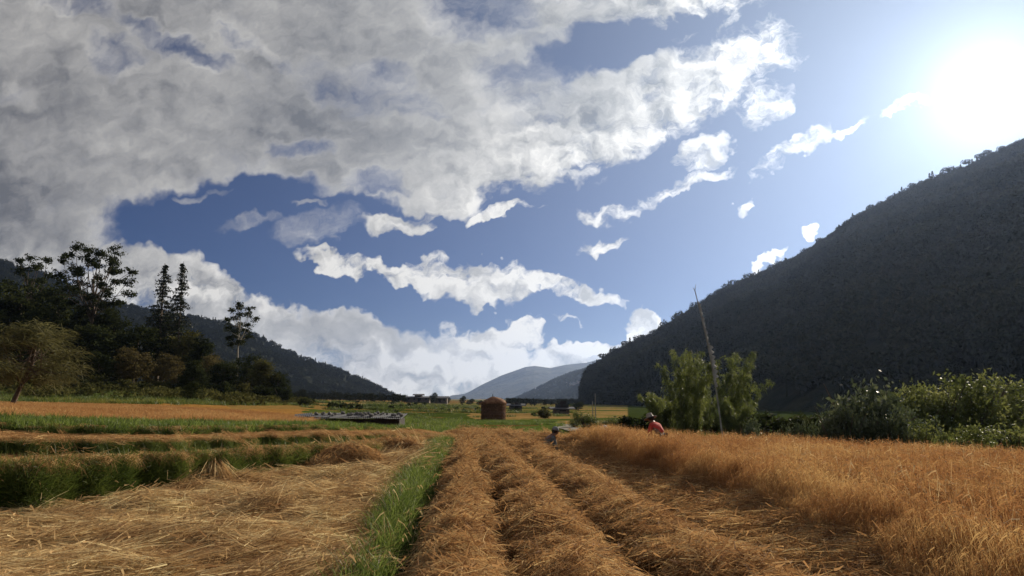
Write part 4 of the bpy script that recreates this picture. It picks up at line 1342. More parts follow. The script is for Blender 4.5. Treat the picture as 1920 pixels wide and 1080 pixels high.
# ------------------------------------------------------------------ bamboo
def bamboo_me(lean, n, hmin, hmax, spread):
    L, parts = [], []
    for i in range(n):
        a = RC.uniform(0, 6.28); q = RC.uniform(0, spread)
        b = np.array([math.cos(a) * q, math.sin(a) * q, -.2])
        h = RC.uniform(hmin, hmax)
        d = np.array([math.cos(a) * .22 * RC.uniform(.3, 1.6) + lean[0], math.sin(a) * .22 * RC.uniform(.3, 1.6) + lean[1], 1.0])
        s = np.linspace(0, 1, 7)[:, None]
        out = np.array([d[0], d[1], 0]) * 1.3
        pth = b + d * s * h + out * (s ** 3) * h * .35 - np.array([0, 0, 1]) * (s ** 4) * h * .16
        L.append((pth, np.linspace(.03, .006, 7)))
        for t in np.linspace(.16, 1, 17):
            i_ = t * 6; j = min(int(i_), 5); c = pth[j] + (pth[j + 1] - pth[j]) * (i_ - j)
            m = int(38 * RC.uniform(.5, 1.3))
            aa = RC.uniform(0, 6.28); tw = np.array([math.cos(aa), math.sin(aa), .25]) * RC.uniform(.1, .5)
            bb = c + tw * RC.random((m, 1)) + RC.normal(size=(m, 3)) * .07
            dd = unit(np.stack([RC.normal(tw[0], .5, m), RC.normal(tw[1], .5, m), RC.normal(-.15, .35, m)], 1))
            LL = RC.uniform(.12, .26, m)
            v, f, _ = ribbons(bb, dd, LL, RC.uniform(.026, .046, m), np.stack([LL * 0, LL * 0, -LL * .35], 1), RC, 2, .15)
            parts.append((v, f, np.repeat(np.clip(RC.random() * .5 + .5 * RC.random(m), 0, 1), 6)))
    cr = join(parts)
    return mesh('leaves', cr[0], cr[1], MAT['bamboo_leaf'], {'tint': cr[2]}), mesh('culms', *tubes(L, 5), MAT['culm'])


def bamboo(u, vtop, D, me, hm, lab, rz=0):
    b = on_ground(u, D); zt = at(u, vtop, D)[2]
    r = empty('bamboo_clump', b, rz, (zt - b[2]) / hm)
    r.scale = (r.scale[0] * .78, r.scale[1] * .78, r.scale[2])
    link('leaves', me[0], r); link('culms', me[1], r)
    return tag(r, lab, 'bamboo', 'bamboo clumps behind the standing rice')


bm1 = bamboo_me((-.02, 0), 17, 3.4, 5.4, .9)
bm2 = bamboo_me((.12, 0), 13, 3.2, 5.2, .5)
bm3 = bamboo_me((0, 0), 18, 2.0, 3.6, .9)
bamboo(1284, 622, 44, bm1, 5.2, 'tall bushy bamboo clump left of the leaning flag pole')
bamboo(1372, 630, 43, bm2, 5.0, 'bamboo clump right of the flag pole, leaning to the right')
bamboo(1322, 704, 47, bm1, 5.2, 'bamboo clump filling the gap behind the leaning flag pole', 3.0)
bamboo(1246, 712, 46, bm3, 3.6, 'lower dark bamboo clump behind the worker in the red jacket', 1.0)
bamboo(1375, 722, 39, bm3, 3.6, 'low bamboo clump at the foot of the right leaning clump', 2.2)

# ------------------------------------------------------------------ shrubs on the right
SH_G = [shrub_me('foliage', 'gloss_leaf', 120, .040, 34, cr_=.09) for _ in range(2)]
SH_H = [shrub_me('foliage', 'hedge_leaf', 120, .036, 36, cr_=.10) for _ in range(2)]
SH_P = [shrub_me('foliage', 'hedge_leaf', 90, .05, 30, cr_=.10)]
shrub('path_bush', SH_P[0], 1098, 766, 66, 52, 'rounded green bush on the left, beside the pale path')
shrub('path_bush', SH_H[0], 1140, 776, 60, 49, 'darker green bush beside the path, right of the rounded one')
shrub('path_bush', SH_H[1], 1078, 782, 40, 60, 'small green bush where the path bends behind the rounded bush')
shrub('glossy_shrub', SH_G[0], 1408, 776, 74, 24, 'low shrub with shiny leaves below the right bamboo')
shrub('glossy_shrub', SH_G[1], 1462, 784, 70, 21, 'lowest shiny leaved shrub, between bamboo and the big bush')
shrub('glossy_shrub', SH_G[0], 1512, 778, 66, 21, 'shiny leaved shrub touching the left side of the big bush')
shrub('big_bush', SH_G[1], 1612, 694, 215, 20.5, 'big bush with small shiny leaves behind the standing rice')
shrub('big_bush', SH_G[0], 1572, 742, 120, 19.5, 'lower left shoulder bush against the big shiny bush')
shrub('big_bush', SH_G[1], 1668, 752, 110, 19, 'lower right shoulder bush against the big shiny bush')
shrub('hedge_bush', SH_H[1], 1700, 712, 120, 31, 'sunlit yellow green bush farthest left in the bank behind the big bush')
shrub('hedge_bush', SH_H[0], 1755, 698, 160, 29, 'yellow green bush top behind the big shiny bush')
shrub('hedge_bush', SH_H[1], 1815, 690, 190, 30, 'tallest yellow green bush at the right with a sunlit top')
shrub('hedge_bush', SH_H[0], 1895, 770, 190, 19, 'green bush at the right edge above the standing rice')
shrub('hedge_bush', SH_H[1], 1800, 784, 130, 17.5, 'low green bush just behind the rice, left of the edge bush')
shrub('hedge_bush', SH_H[0], 1720, 772, 110, 19, 'dull green bush between the shiny bush and the low bush')
shrub('hedge_bush', SH_H[1], 1990, 745, 200, 22, 'green bush mostly beyond the right edge of the photo')
shrub('hedge_bush', SH_D[0], 1450, 768, 130, 34, 'dark bush in the gap behind the shiny low shrubs')
shrub('hedge_bush', SH_D[1], 1530, 765, 120, 32, 'dark bush behind the left shoulder of the big bush')
shrub('hedge_bush', SH_D[1], 1190, 775, 90, 50, 'dark bush behind the crouching worker in white')
shrub('hedge_bush', SH_D[0], 1240, 768, 90, 50, 'dark bush directly behind the worker in the red jacket')
shrub('hedge_bush', SH_D[1], 1320, 772, 100, 48, 'dark bush between the two tall bamboo clumps')
shrub('hedge_bush', SH_H[0], 1660, 726, 130, 32, 'yellow green bush top showing above the big shiny bush')
shrub('hedge_bush', SH_G[0], 1700, 752, 150, 22, 'shiny bush joining the big bush to the hedge on its right')
shrub('hedge_bush', SH_H[1], 1880, 704, 180, 32, 'sunlit hedge top running to the right edge of the photo')
shrub('hedge_bush', SH_D[0], 1880, 730, 120, 34, 'dark bush in the gap between the sunlit bush and the edge bush')
# a young plant with broad yellow leaves in the edge of the rice
b = at(1812, 838, 13.4)
pb = ribbons(np.tile([[0, 0, 0.3]], (14, 1)) + RC.normal(size=(14, 3)) * .03, unit(np.stack([RC.normal(0, .6, 14), RC.normal(0, .6, 14), np.ones(14)], 1)), RC.uniform(.45, .7, 14), np.full(14, .06),
             np.stack([RC.normal(0, .15, 14), RC.normal(0, .15, 14), -RC.uniform(.1, .3, 14)], 1), RC, 4, .2)
o = empty('young_plant', (b[0], b[1], Hs(b[0], b[1])))
link('leaves', mesh('leaves', pb[0], pb[1], MAT['willow_leaf'], {'tint': pb[2]}), o)
link('stem', mesh('stem', *tube([[0, 0, -.1], [0, 0, .35]], [.02, .015], 5), MAT['culm']), o)
tag(o, 'young plant with yellow leaves rising at the back edge of the rice', 'plant')


# ------------------------------------------------------------------ path
m, N = new_mat('pale_gravel')
pos = N.n('ShaderNodeNewGeometry').outputs['Position']
n1 = N.noise(pos, 4.0, 8, .7).outputs['Fac']
n2 = N.noise(pos, .5, 3, .6).outputs['Fac']
c = N.mix(N.rng(n1, .3, .7), (.20, .18, .14, 1), (.36, .33, .28, 1))
c = N.mix(N.rng(n2, .52, .66), c, (.13, .13, .06, 1))
p = N.n('ShaderNodeBsdfPrincipled', {'Base Color': c, 'Roughness': .95, 'Specular IOR Level': .05})
bb = N.n('ShaderNodeBump', {'Height': n1, 'Strength': .6, 'Distance': .06}); N.t.links.new(bb.outputs[0], p.inputs['Normal'])
finish(N, p.outputs[0]); MAT['gravel'] = m
pc = [(7.6, 42), (6.3, 47), (5.1, 53), (4.9, 60), (5.9, 67), (7.6, 73)]
ys = np.linspace(0, 1, 50)
px_ = np.interp(ys, np.linspace(0, 1, 6), [q[0] for q in pc]); py_ = np.interp(ys, np.linspace(0, 1, 6), [q[1] for q in pc])
for _ in range(6):
    px_[1:-1] = (px_[:-2] + px_[2:] + px_[1:-1]) / 3; py_[1:-1] = (py_[:-2] + py_[2:] + py_[1:-1]) / 3
tx, ty = np.gradient(px_), np.gradient(py_); ln_ = np.hypot(tx, ty)
V = []
for k in np.linspace(-1, 1, 7):
    w_ = 1.25 + .15 * np.sin(ys * 40 + k)
    x, y = px_ + ty / ln_ * k * w_, py_ - tx / ln_ * k * w_
    V.append(np.stack([x, y, H(x, y) + .05 + .03 * (1 - k * k)], 1))
V = np.array(V); i_ = np.arange(7 * 50).reshape(7, 50)
F = np.stack([i_[:-1, :-1], i_[1:, :-1], i_[1:, 1:], i_[:-1, 1:]], -1).reshape(-1, 4)
tag(link('path', mesh('path', V.reshape(-1, 3), F, MAT['gravel'], smooth=True)), 'pale gravel path curving behind the workers beside the green bushes', 'path', kind='structure')

# ------------------------------------------------------------------ haystack
MAT['stack'] = blade_mat('haystack_straw', (.13, .062, .036), (.26, .125, .068), (.44, .25, .13), .15, .8, .1, .6, .4)
MAT['stackcore'] = plain_mat('haystack_core', (.17, .085, .048), (.08, .042, .026), 5, .95, bump=.8, stretch=(1, 1, 5))
MAT['wood'] = plain_mat('weathered_wood', (.07, .055, .045), (.035, .028, .022), 8, .85, bump=.4, stretch=(1, 1, .2))
hb = on_ground(925, 84)
hs = tag(empty('haystack', (hb[0], hb[1], hb[2])), 'round reddish brown haystack with a conical straw cap', 'haystack')
NA = 48
zs = np.linspace(-.1, 2.02, 26)
an = np.linspace(0, 2 * np.pi, NA, endpoint=False)
V = []
for i, z in enumerate(zs):
    r = 1.36 + .05 * math.sin(z * 2.2) + (.035 if i % 2 else 0) + .05 * vnoise(np.cos(an) * 3 + 9, np.sin(an) * 3 + z * 4, 1.2, 130, 2)
    V.append(np.stack([np.cos(an) * r, np.sin(an) * r, np.full(NA, z)], 1))
V = np.concatenate(V); i_ = np.arange(26 * NA).reshape(26, NA); i2 = np.roll(i_, -1, 1)
F = np.stack([i_[:-1], i2[:-1], i2[1:], i_[1:]], -1).reshape(-1, 4)
link('stack_body', mesh('stack_body', V, F, MAT['stackcore']), hs)
V = []
prof = [(1.39, 1.86), (1.43, 1.94), (1.40, 2.08), (1.30, 2.22), (1.24, 2.26), (1.05, 2.42), (.96, 2.45), (.68, 2.58), (.58, 2.60), (.25, 2.70), (.02, 2.72)]
for r, z in prof:
    rr = r * (1 + .05 * vnoise(np.cos(an) * 3, np.sin(an) * 3 + z, 1.0, 131, 2))
    V.append(np.stack([np.cos(an) * rr + .06, np.sin(an) * rr, z + .05 * np.cos(an + .6) * r], 1))
V = np.concatenate(V); i_ = np.arange(len(prof) * NA).reshape(len(prof), NA); i2 = np.roll(i_, -1, 1)
F = np.stack([i_[:-1], i2[:-1], i2[1:], i_[1:]], -1).reshape(-1, 4)
link('straw_cap', mesh('straw_cap', V, F, MAT['stack'], {'tint': rng.random(len(V)) * .4 + .4}), hs)
n = 5200
a = rng.uniform(0, 6.28, n); z = rng.uniform(0, 2.0, n)
d = unit(np.stack([np.cos(a) * .5 - np.sin(a) * rng.normal(0, .8, n), np.sin(a) * .5 + np.cos(a) * rng.normal(0, .8, n), rng.normal(-.2, .4, n)], 1))
v1 = ribbons(np.stack([np.cos(a) * 1.38, np.sin(a) * 1.38, z], 1), d, rng.uniform(.08, .24, n), np.full(n, .022), np.stack([0 * a, 0 * a, -rng.uniform(0, .1, n)], 1), rng, 1)
n = 2200
a = rng.uniform(0, 6.28, n); r = 1.5 * np.sqrt(rng.random(n)); z = 2.78 - r * .55 + .05
v2 = ribbons(np.stack([np.cos(a) * r, np.sin(a) * r, z], 1), unit(np.stack([np.cos(a), np.sin(a), np.full(n, -.45)], 1) + .25 * rng.normal(size=(n, 3))), rng.uniform(.12, .34, n), np.full(n, .025),
             np.stack([0 * a, 0 * a, -rng.uniform(0, .1, n)], 1), rng, 1)
vv = join([v1, v2])
o = link('straw_ends', mesh('straw_ends', vv[0], vv[1], MAT['stack'], {'tint': vv[2]}), hs); o['kind'] = 'stuff'
link('centre_pole', mesh('centre_pole', *tube([[-.1, 0, 2.4], [-.06, 0, 2.85], [-.08, 0, 3.05]], [.05, .04, .025], 6, True), MAT['wood']), hs)

# ------------------------------------------------------------------ low shelter with tin sheets held down by stones
MAT['tin'] = plain_mat('grey_tin', (.10, .105, .115), (.055, .055, .06), 2.2, .75, .2, .0, .1)
MAT['plank'] = plain_mat('dark_plank', (.035, .028, .024), (.015, .012, .010), 5, .9, bump=.4, stretch=(1, 1, .3))
MAT['stone'] = plain_mat('roof_stone', (.30, .28, .25), (.15, .14, .12), 7, .9, bump=.6)
sx0, sx1, sy = at(596, 785, 33)[0], at(758, 785, 33)[0], 33.0
sz = .85
gz = Hs((sx0 + sx1) / 2, sy)
hut = tag(empty('low_shelter', ((sx0 + sx1) / 2, sy, gz)), 'long low shelter with a tin sheet roof weighed down by stones', 'shelter')
cx = (sx0 + sx1) / 2


def corr(w, d, k, amp=.012, th=.004):
    nx = k * 4 + 1
    X_ = np.linspace(-w / 2, w / 2, nx); Z_ = amp * np.sin(np.arange(nx) * math.pi / 2)
    V = []
    for t in (0, -th):
        for y in (-d / 2, 0, d / 2):
            V.append(np.stack([X_, np.full(nx, y), Z_ + t], 1))
    V = np.array(V).reshape(-1, 3); i = np.arange(6 * nx).reshape(6, nx)
    F = []
    for r_ in (0, 1, 3, 4):
        F.append(np.stack([i[r_, :-1], i[r_, 1:], i[r_ + 1, 1:], i[r_ + 1, :-1]], -1))
    F.append(np.stack([i[0, :-1], i[3, :-1], i[3, 1:], i[0, 1:]], -1)); F.append(np.stack([i[2, :-1], i[2, 1:], i[5, 1:], i[5, :-1]], -1))
    return V, np.concatenate(F)


sheet = mesh('tin_sheet', *corr(.80, 2.1, 9), MAT['tin'])
ns = 7
for i in range(ns):
    x = sx0 - .35 + (sx1 - sx0 + .3) * (i + .5) / ns - cx
    link('tin_sheet', sheet, hut, (x, rng.uniform(-.12, .12), sz - gz + .02 + .018 * (i % 2) + rng.uniform(0, .012)), (math.radians(4.5 + rng.uniform(-1, 1)), math.radians(rng.uniform(-1.2, 1.2)), math.radians(rng.uniform(-4, 4))))
link('tin_sheet', sheet, hut, (sx0 - .62 - cx, -.25, sz - gz + .07), (math.radians(3), math.radians(-5), math.radians(14)))
pl = mesh('plank', *box(-.30, .30, -.015, .015, -.12, .5), MAT['plank'])
nb = 7
for i in range(nb):
    link('plank', pl, hut, (sx0 + .35 + (sx1 - sx0 - .5) * (i + .5) / nb - cx, -.82 + rng.uniform(-.01, .01), sz - gz - .58 + rng.uniform(-.01, .01)), scale=(1.02, 1, 1.0))
for i in range(3):
    link('plank', pl, hut, (sx1 - .12 - cx, -.5 + i * .56, sz - gz - .58), (0, 0, math.pi / 2), scale=(.9, 1, 1))
po = mesh('post', *tube([[0, 0, -.3], [0, 0, .62]], [.045, .04], 7, True), MAT['wood'])
for x in (sx0 - .45, sx0 + .1, sx0 + .6, (sx0 + sx1) / 2, sx1 - .2):
    for yy in (-.72, .8):
        link('post', po, hut, (x - cx, yy, sz - gz - .62 + (.0 if yy < 0 else .08)))
link('roof_beam', mesh('roof_beam', *tube([[sx0 - .9 - cx, -.75, sz - gz - .03], [sx1 - .05 - cx, -.75, sz - gz - .045]], [.04, .04], 6, True), MAT['wood']), hut)
link('roof_beam', mesh('roof_beam', *tube([[sx0 - .6 - cx, .82, sz - gz + .05], [sx1 - .05 - cx, .82, sz - gz + .05]], [.04, .04], 6, True), MAT['wood']), hut)


def stone_me(s):
    R = np.random.default_rng(s)
    me = bpy.data.meshes.new('roof_stone')
    import bmesh
    bm = bmesh.new(); bmesh.ops.create_icosphere(bm, subdivisions=2, radius=1)
    ds = [unit(R.normal(size=3)) for _ in range(7)]
    for v in bm.verts:
        c = np.array(v.co)
        for d in ds:
            k = c @ d
            if k > .68: c = c - d * (k - .68) * .8
        v.co = Vector(c * (1 + .06 * R.normal()))
    bm.to_mesh(me); bm.free()
    me.materials.append(MAT['stone'])
    return me


ST = [stone_me(i) for i in range(5)]
spx = [593, 606, 618, 624, 628, 643, 654, 658, 661, 668, 671, 676, 680, 684, 690, 694, 697, 703, 708, 715, 718, 726, 737, 741, 748, 753]
for i, u in enumerate(spx):
    x = (u - 960) / 1341 * 33
    yy = rng.uniform(-.45, .75)
    s = rng.uniform(.065, .115) * (1.25 if i in (0, 5, 9, 12) else 1.0)
    o = link('roof_stone', ST[i % 5], loc=(x * (sy + yy) / sy, sy + yy, sz + .05 + yy * math.tan(math.radians(4.5)) + s * .52), rot=(rng.uniform(-.3, .3), rng.uniform(-.3, .3), rng.uniform(0, 6)), scale=(s * 1.25, s, s * .75))
    tag(o, {0: 'large grey stone at the left end of the shelter roof', 5: 'large stone nearest the middle among the left roof stones', 9: 'large stone left of the middle of the shelter roof', 12: 'large stone at the middle of the shelter roof', 25: 'last grey stone at the right end of the shelter roof'}.get(i, 'small grey stone weighing down the tin roof of the low shelter'), 'stone', 'stones on the shelter roof')

# ------------------------------------------------------------------ leaning prayer flag pole
MAT['flag'] = plain_mat('faded_flag_cloth', (.58, .55, .51), (.42, .39, .36), 6, .9, bump=.1)
pb_ = on_ground(1352, 37.5); pt = at(1303, 545, 37.5)
fp = tag(empty('prayer_flag_pole', pb_), 'tall leaning pole with a long torn strip of faded prayer flag', 'flag pole')
vec = pt - pb_
ss = np.linspace(0, 1, 14)[:, None]
bow = np.sin(ss * math.pi) * np.array([.16, 0, 0])
pth = vec * ss + bow
link('pole', mesh('pole', *tube(np.vstack([[0, 0, -.4], pth]), np.concatenate([[.050], np.linspace(.048, .024, 14)]), 8, True), MAT['pale_bark'], smooth=True), fp)
tip = pth[-1]
link('top_twig', mesh('top_twig', *tubes([(np.array([tip, tip + [-.10, 0, .16]]), np.array([.022, .012])), (np.array([tip, tip + [.06, 0, .34]]), np.array([.02, .008]))], 5, True), MAT['pale_bark']), fp)
V, F, k = [], [], 0
s_ = np.linspace(.36, .93, 60)
for i, s in enumerate(s_):
    c = vec * s + math.sin(s * math.pi) * np.array([.16, 0, 0])
    w = (.20 if .42 < s < .64 else .09) * (1 + .35 * math.sin(i * 1.9)) * (.35 if i % 9 == 4 else 1)
    for t in (.03, .5, 1):
        V.append(c + [w * t + .02, .05 * math.sin(i * .7 + t * 3) * t, -.04 * t])
V = np.array(V)
i_ = np.arange(180).reshape(60, 3)
F = np.stack([i_[:-1, :-1], i_[:-1, 1:], i_[1:, 1:], i_[1:, :-1]], -1).reshape(-1, 4)
fo = link('flag_cloth', mesh('flag_cloth', V, F, MAT['flag'], smooth=True), fp)
sm = fo.modifiers.new('thick', 'SOLIDIFY'); sm.thickness = .006
b = on_ground(1311, 47)
o = tag(empty('short_flag_pole', b), 'thin short pole half hidden in the bamboo left of the leaning pole', 'pole')
link('pole', mesh('pole', *tube([[0, 0, 0], [0, 0, at(1311, 656, 47)[2] - b[2]]], [.035, .02], 6, True), MAT['pale_bark']), o)
for u, vt, lab in ((1111, 752, 'shorter of the two thin poles behind the path bushes'), (1116, 738, 'taller of the two thin poles behind the path bushes')):
    b = on_ground(u, 62)
    o = tag(empty('thin_pole', b), lab, 'pole', 'thin poles behind the path bushes')
    link('pole', mesh('pole', *tube([[0, 0, -.2], [0, 0, at(u, vt, 62)[2] - b[2]]], [.05, .035], 6, True), MAT['pale_bark']), o)

# ------------------------------------------------------------------ far houses
MAT['limewash'] = plain_mat('whitewashed_wall', (.36, .33, .29), (.25, .22, .19), 2, .9, bump=.1)
MAT['mud'] = plain_mat('mud_wall', (.16, .13, .10), (.09, .075, .06), 2, .9, bump=.1)
MAT['roof'] = plain_mat('grey_roof', (.13, .13, .14), (.08, .08, .085), 2, .7, bump=.1)
MAT['dark_pane'] = plain_mat('window_dark', (.02, .02, .022), (.03, .03, .03), 2, .3, bump=0)


def house(name, u, vbase, D, L, Wd, h, rh, lab, wall='mud', upper=False, z=None, rz=0.0, nwin=4, group=None):
    b = at(u, vbase, D) if z is None else np.array([(u - 960) / 1341 * D, D, z])
    r = tag(empty(name, b, rz), lab, 'house', group)
    link('wall', mesh('wall', *box(-L / 2, L / 2, -Wd / 2, Wd / 2, -3, h), MAT[wall]), r)

    def gable(x0, x1, w, z0, z1):
        V = np.array([[x0, -w, z0], [x1, -w, z0], [x1, 0, z1], [x0, 0, z1], [x0, w, z0], [x1, w, z0],
                      [x0, -w, z0 - .18], [x1, -w, z0 - .18], [x1, 0, z1 - .18], [x0, 0, z1 - .18], [x0, w, z0 - .18], [x1, w, z0 - .18]], float)
        F = np.array([[0, 1, 2, 3], [3, 2, 5, 4], [9, 8, 7, 6], [10, 11, 8, 9], [0, 6, 7, 1], [4, 5, 11, 10], [0, 3, 9, 6], [3, 4, 10, 9], [1, 7, 8, 2], [2, 8, 11, 5]])
        return V, F
    link('roof', mesh('roof', *gable(-L / 2 - 1, L / 2 + 1, Wd / 2 + 1, h + .05, h + rh), MAT['roof']), r)
    if upper:
        link('upper_storey', mesh('upper_storey', *box(-L * .13, L * .17, -Wd * .28, Wd * .28, h, h + rh + .5), MAT[wall]), r)
        link('upper_roof', mesh('upper_roof', *gable(-L * .13 - 1.2, L * .17 + 1.2, Wd * .28 + 1.2, h + rh + .65, h + rh + 1.4), MAT['roof']), r)
    wm = mesh('window', *box(-.6, .6, -.06, .06, 0, 1.2), MAT['dark_pane'])
    for i in range(nwin):
        link('window', wm, r, (-L / 2 + L * (i + .5) / nwin, -Wd / 2 - .03, h * .4))
    link('door', mesh('door', *box(-.6, .6, -.05, .05, 0, 2.0), MAT['plank']), r, (L * .06, -Wd / 2 - .04, 0.0))
    return r


house('farmhouse', 784, 753, 430, 14, 8, 2.3, .9, 'long low farm building with a small upper roof on the left skyline', upper=True)
house('farmhouse', 824, 754, 425, 9.5, 7, 2.3, 1.2, 'lower farm building right of the large dark tree on the skyline', nwin=3)
house('field_hut', 1052, 771, 140, 2.9, 2.2, .5, .35, 'low hut with a pale flat roof at the end of the yellow fields', nwin=2, rz=.1)
house('field_hut', 967, 766, 230, 4.2, 3, 1.0, .6, 'small hut just right of the haystack at the foot of the hill', nwin=2)
gz_ = [(1066, 721, 2650), (1072, 723, 2600), (1079, 722, 2600), (1086, 719, 2660)]
for (u, v, D), lab in zip(gz_, ('farthest left of the pale houses on the middle hill', 'lowest of the pale houses on the middle hill', 'pale house right of the lowest one on the middle hill', 'farthest right of the pale houses on the middle hill')):
    # stands on the slope: search the hill surface along this bearing
    best = None
    col = np.argmin(np.abs(G_M[0, :, 0] / G_M[0, :, 1] - (u - 960) / 1341))
    best = min(range(70), key=lambda j: abs(748 - (G_M[j, col, 2] - EYE) / G_M[j, col, 1] * 1341 - v))
    g = G_M[best, col]
    r = house('hill_house', u, v, float(g[1]), 16, 9, 5, 2.5, lab, wall='limewash', z=float(g[2]) + 3, group='pale houses on the middle hill', nwin=3)

# ------------------------------------------------------------------ people working in the rice
def cloth_mat(name, a_, b_, scale=10, check=False):
    return plain_mat(name, a_, b_, scale, .85, bump=.3)


MAT['skin'] = plain_mat('skin', (.22, .115, .07), (.19, .10, .06), 5, .55, bump=.05)
MAT['red'] = cloth_mat('red_jacket', (.62, .075, .055), (.48, .05, .04))
MAT['darkc'] = cloth_mat('dark_cloth', (.035, .03, .035), (.02, .02, .022))
MAT['greyc'] = cloth_mat('grey_green_cloth', (.16, .17, .155), (.085, .09, .085), 22)
MAT['white'] = cloth_mat('white_cotton', (.68, .68, .66), (.55, .55, .53))
MAT['hatc'] = cloth_mat('pale_hat', (.36, .32, .26), (.26, .23, .19))
MAT['capc'] = cloth_mat('grey_cap', (.26, .27, .27), (.18, .19, .19))
MAT['hair'] = plain_mat('black_hair', (.012, .010, .009), (.02, .017, .015), 20, .5, bump=.2)


def skin_mesh(name, J, E, parent, mat, sub=2, root=0):
    keys = list(J)
    me = bpy.data.meshes.new(name)
    me.from_pydata([J[k][:3] for k in keys], [(keys.index(a), keys.index(b)) for a, b in E], [])
    o = link(name, me, parent)
    me.materials.append(mat)
    md = o.modifiers.new('skin', 'SKIN'); md.use_smooth_shade = True
    sv = me.skin_vertices[0].data
    for i, k in enumerate(keys):
        r = J[k][3]
        sv[i].radius = (r, r) if not isinstance(r, tuple) else r
        sv[i].use_root = (i == root)
    sb = o.modifiers.new('sub', 'SUBSURF'); sb.levels = sub; sb.render_levels = sub
    return o


def person(loc, rz, pose, lab, top, legs, hat, hatm, scale=1.0):
    """pose: dict of joints in a frame that faces +X; y is the person's left"""
    P_ = empty('person', loc, rz, scale)
    tag(P_, lab, 'person')
    J = {'pelvis': (*pose['pelvis'], .115), 'waist': (*pose['waist'], .10), 'chest': (*pose['chest'], .125), 'neck': (*pose['neck'], .05), 'jaw': (*pose['jaw'], .062), 'head': (*pose['head'], .085), 'crown': (*pose['crown'], .06)}
    E = [('pelvis', 'waist'), ('waist', 'chest'), ('chest', 'neck'), ('neck', 'jaw'), ('jaw', 'head'), ('head', 'crown')]
    hd = np.array(pose['head']); jw = np.array(pose['jaw']); up = unit(hd - jw)
    fw = unit(np.array(pose.get('face', (1, 0, -.2))))
    nz_ = hd * .6 + jw * .4 + fw * .105
    J['nose'] = (*nz_, .016); E.append(('jaw', 'nose')); J['nose'] = (*nz_, .014)
    for s, nm in ((1, 'l'), (-1, 'r')):
        sh, el, wr = pose['sh' + nm], pose['el' + nm], pose['wr' + nm]
        hp, kn, an_ = pose['hp' + nm], pose['kn' + nm], pose['an' + nm]
        J['sh' + nm] = (*sh, .062); J['el' + nm] = (*el, .042); J['wr' + nm] = (*wr, .028)
        J['hp' + nm] = (*hp, .095); J['kn' + nm] = (*kn, .062); J['an' + nm] = (*an_, .042)
        toe = (an_[0] + .17, an_[1] + s * .02, an_[2] - .05)
        J['toe' + nm] = (*toe, .035)
        E += [('chest', 'sh' + nm), ('sh' + nm, 'el' + nm), ('el' + nm, 'wr' + nm), ('pelvis', 'hp' + nm), ('hp' + nm, 'kn' + nm), ('kn' + nm, 'an' + nm), ('an' + nm, 'toe' + nm)]
        wv, ev = np.array(wr), np.array(el)
        dd = unit(wv - ev); sd_ = unit(np.cross(dd, [0.01, 1, .02])); cu = np.cross(dd, sd_)
        pm = wv + dd * .07
        J['palm' + nm] = (*pm, .030); E.append(('wr' + nm, 'palm' + nm))
        for q, (off, ln) in enumerate(((-.030, .055), (-.010, .065), (.010, .062), (.030, .048))):
            a1 = pm + dd * .03 + sd_ * off; a2 = a1 + dd * ln * .6 - cu * .012; a3 = a2 + dd * ln * .35 - cu * .03
            J[f'f{q}a' + nm] = (*a1, .010); J[f'f{q}b' + nm] = (*a2, .009); J[f'f{q}c' + nm] = (*a3, .008)
            E += [('palm' + nm, f'f{q}a' + nm), (f'f{q}a' + nm, f'f{q}b' + nm), (f'f{q}b' + nm, f'f{q}c' + nm)]
        t1 = wv + dd * .05 - sd_ * .045; t2 = t1 + dd * .035 - sd_ * .015
        J['ta' + nm] = (*t1, .011); J['tb' + nm] = (*t2, .009)
        E += [('wr' + nm, 'ta' + nm), ('ta' + nm, 'tb' + nm)]
    skin_mesh('body', J, E, P_, MAT['skin'])
    g = .022
    Jc = {k: (*J[k][:3], J[k][3] + g) for k in ('pelvis', 'waist', 'chest', 'shl', 'ell', 'shr', 'elr')}
    ncl = np.array(pose['chest']) * .35 + np.array(pose['neck']) * .65
    Jc['collar'] = (*ncl, .078)
    for nm in 'lr':
        w_ = np.array(pose['wr' + nm]) * .9 + np.array(pose['el' + nm]) * .1
        Jc['cuff' + nm] = (*w_, .043)
    skin_mesh('jacket', Jc, [('pelvis', 'waist'), ('waist', 'chest'), ('chest', 'collar'), ('chest', 'shl'), ('chest', 'shr'), ('shl', 'ell'), ('shr', 'elr'), ('ell', 'cuffl'), ('elr', 'cuffr')], P_, top)
    Jt = {'pelvis': (*J['pelvis'][:3], .128)}
    Et = []
    for nm in 'lr':
        Jt['hp' + nm] = (*J['hp' + nm][:3], .11); Jt['kn' + nm] = (*J['kn' + nm][:3], .08); Jt['an' + nm] = (*J['an' + nm][:3], .062)
        Et += [('pelvis', 'hp' + nm), ('hp' + nm, 'kn' + nm), ('kn' + nm, 'an' + nm)]
    skin_mesh('trousers', Jt, Et, P_, legs)
    # eyes, hair, hat
    sidev = unit(np.cross(up, fw))
    for s in (1, -1):
        e = hd * .9 + jw * .1 + fw * .078 + sidev * s * .032
        v, f = tube([e - fw * .008, e + fw * .004], [.012, .008], 6, True)
        link('eye', mesh('eye', v, f, MAT['hair']), P_)
    hc = hd + up * .01 - fw * .02
    v, f = tube([hc - up * .10 - fw * .03, hc - up * .03 - fw * .015, hc + up * .05, hc + up * .09], [.055, .092, .088, .03], 12, True)
    link('hair', mesh('hair', v, f, MAT['hair'], smooth=True), P_)
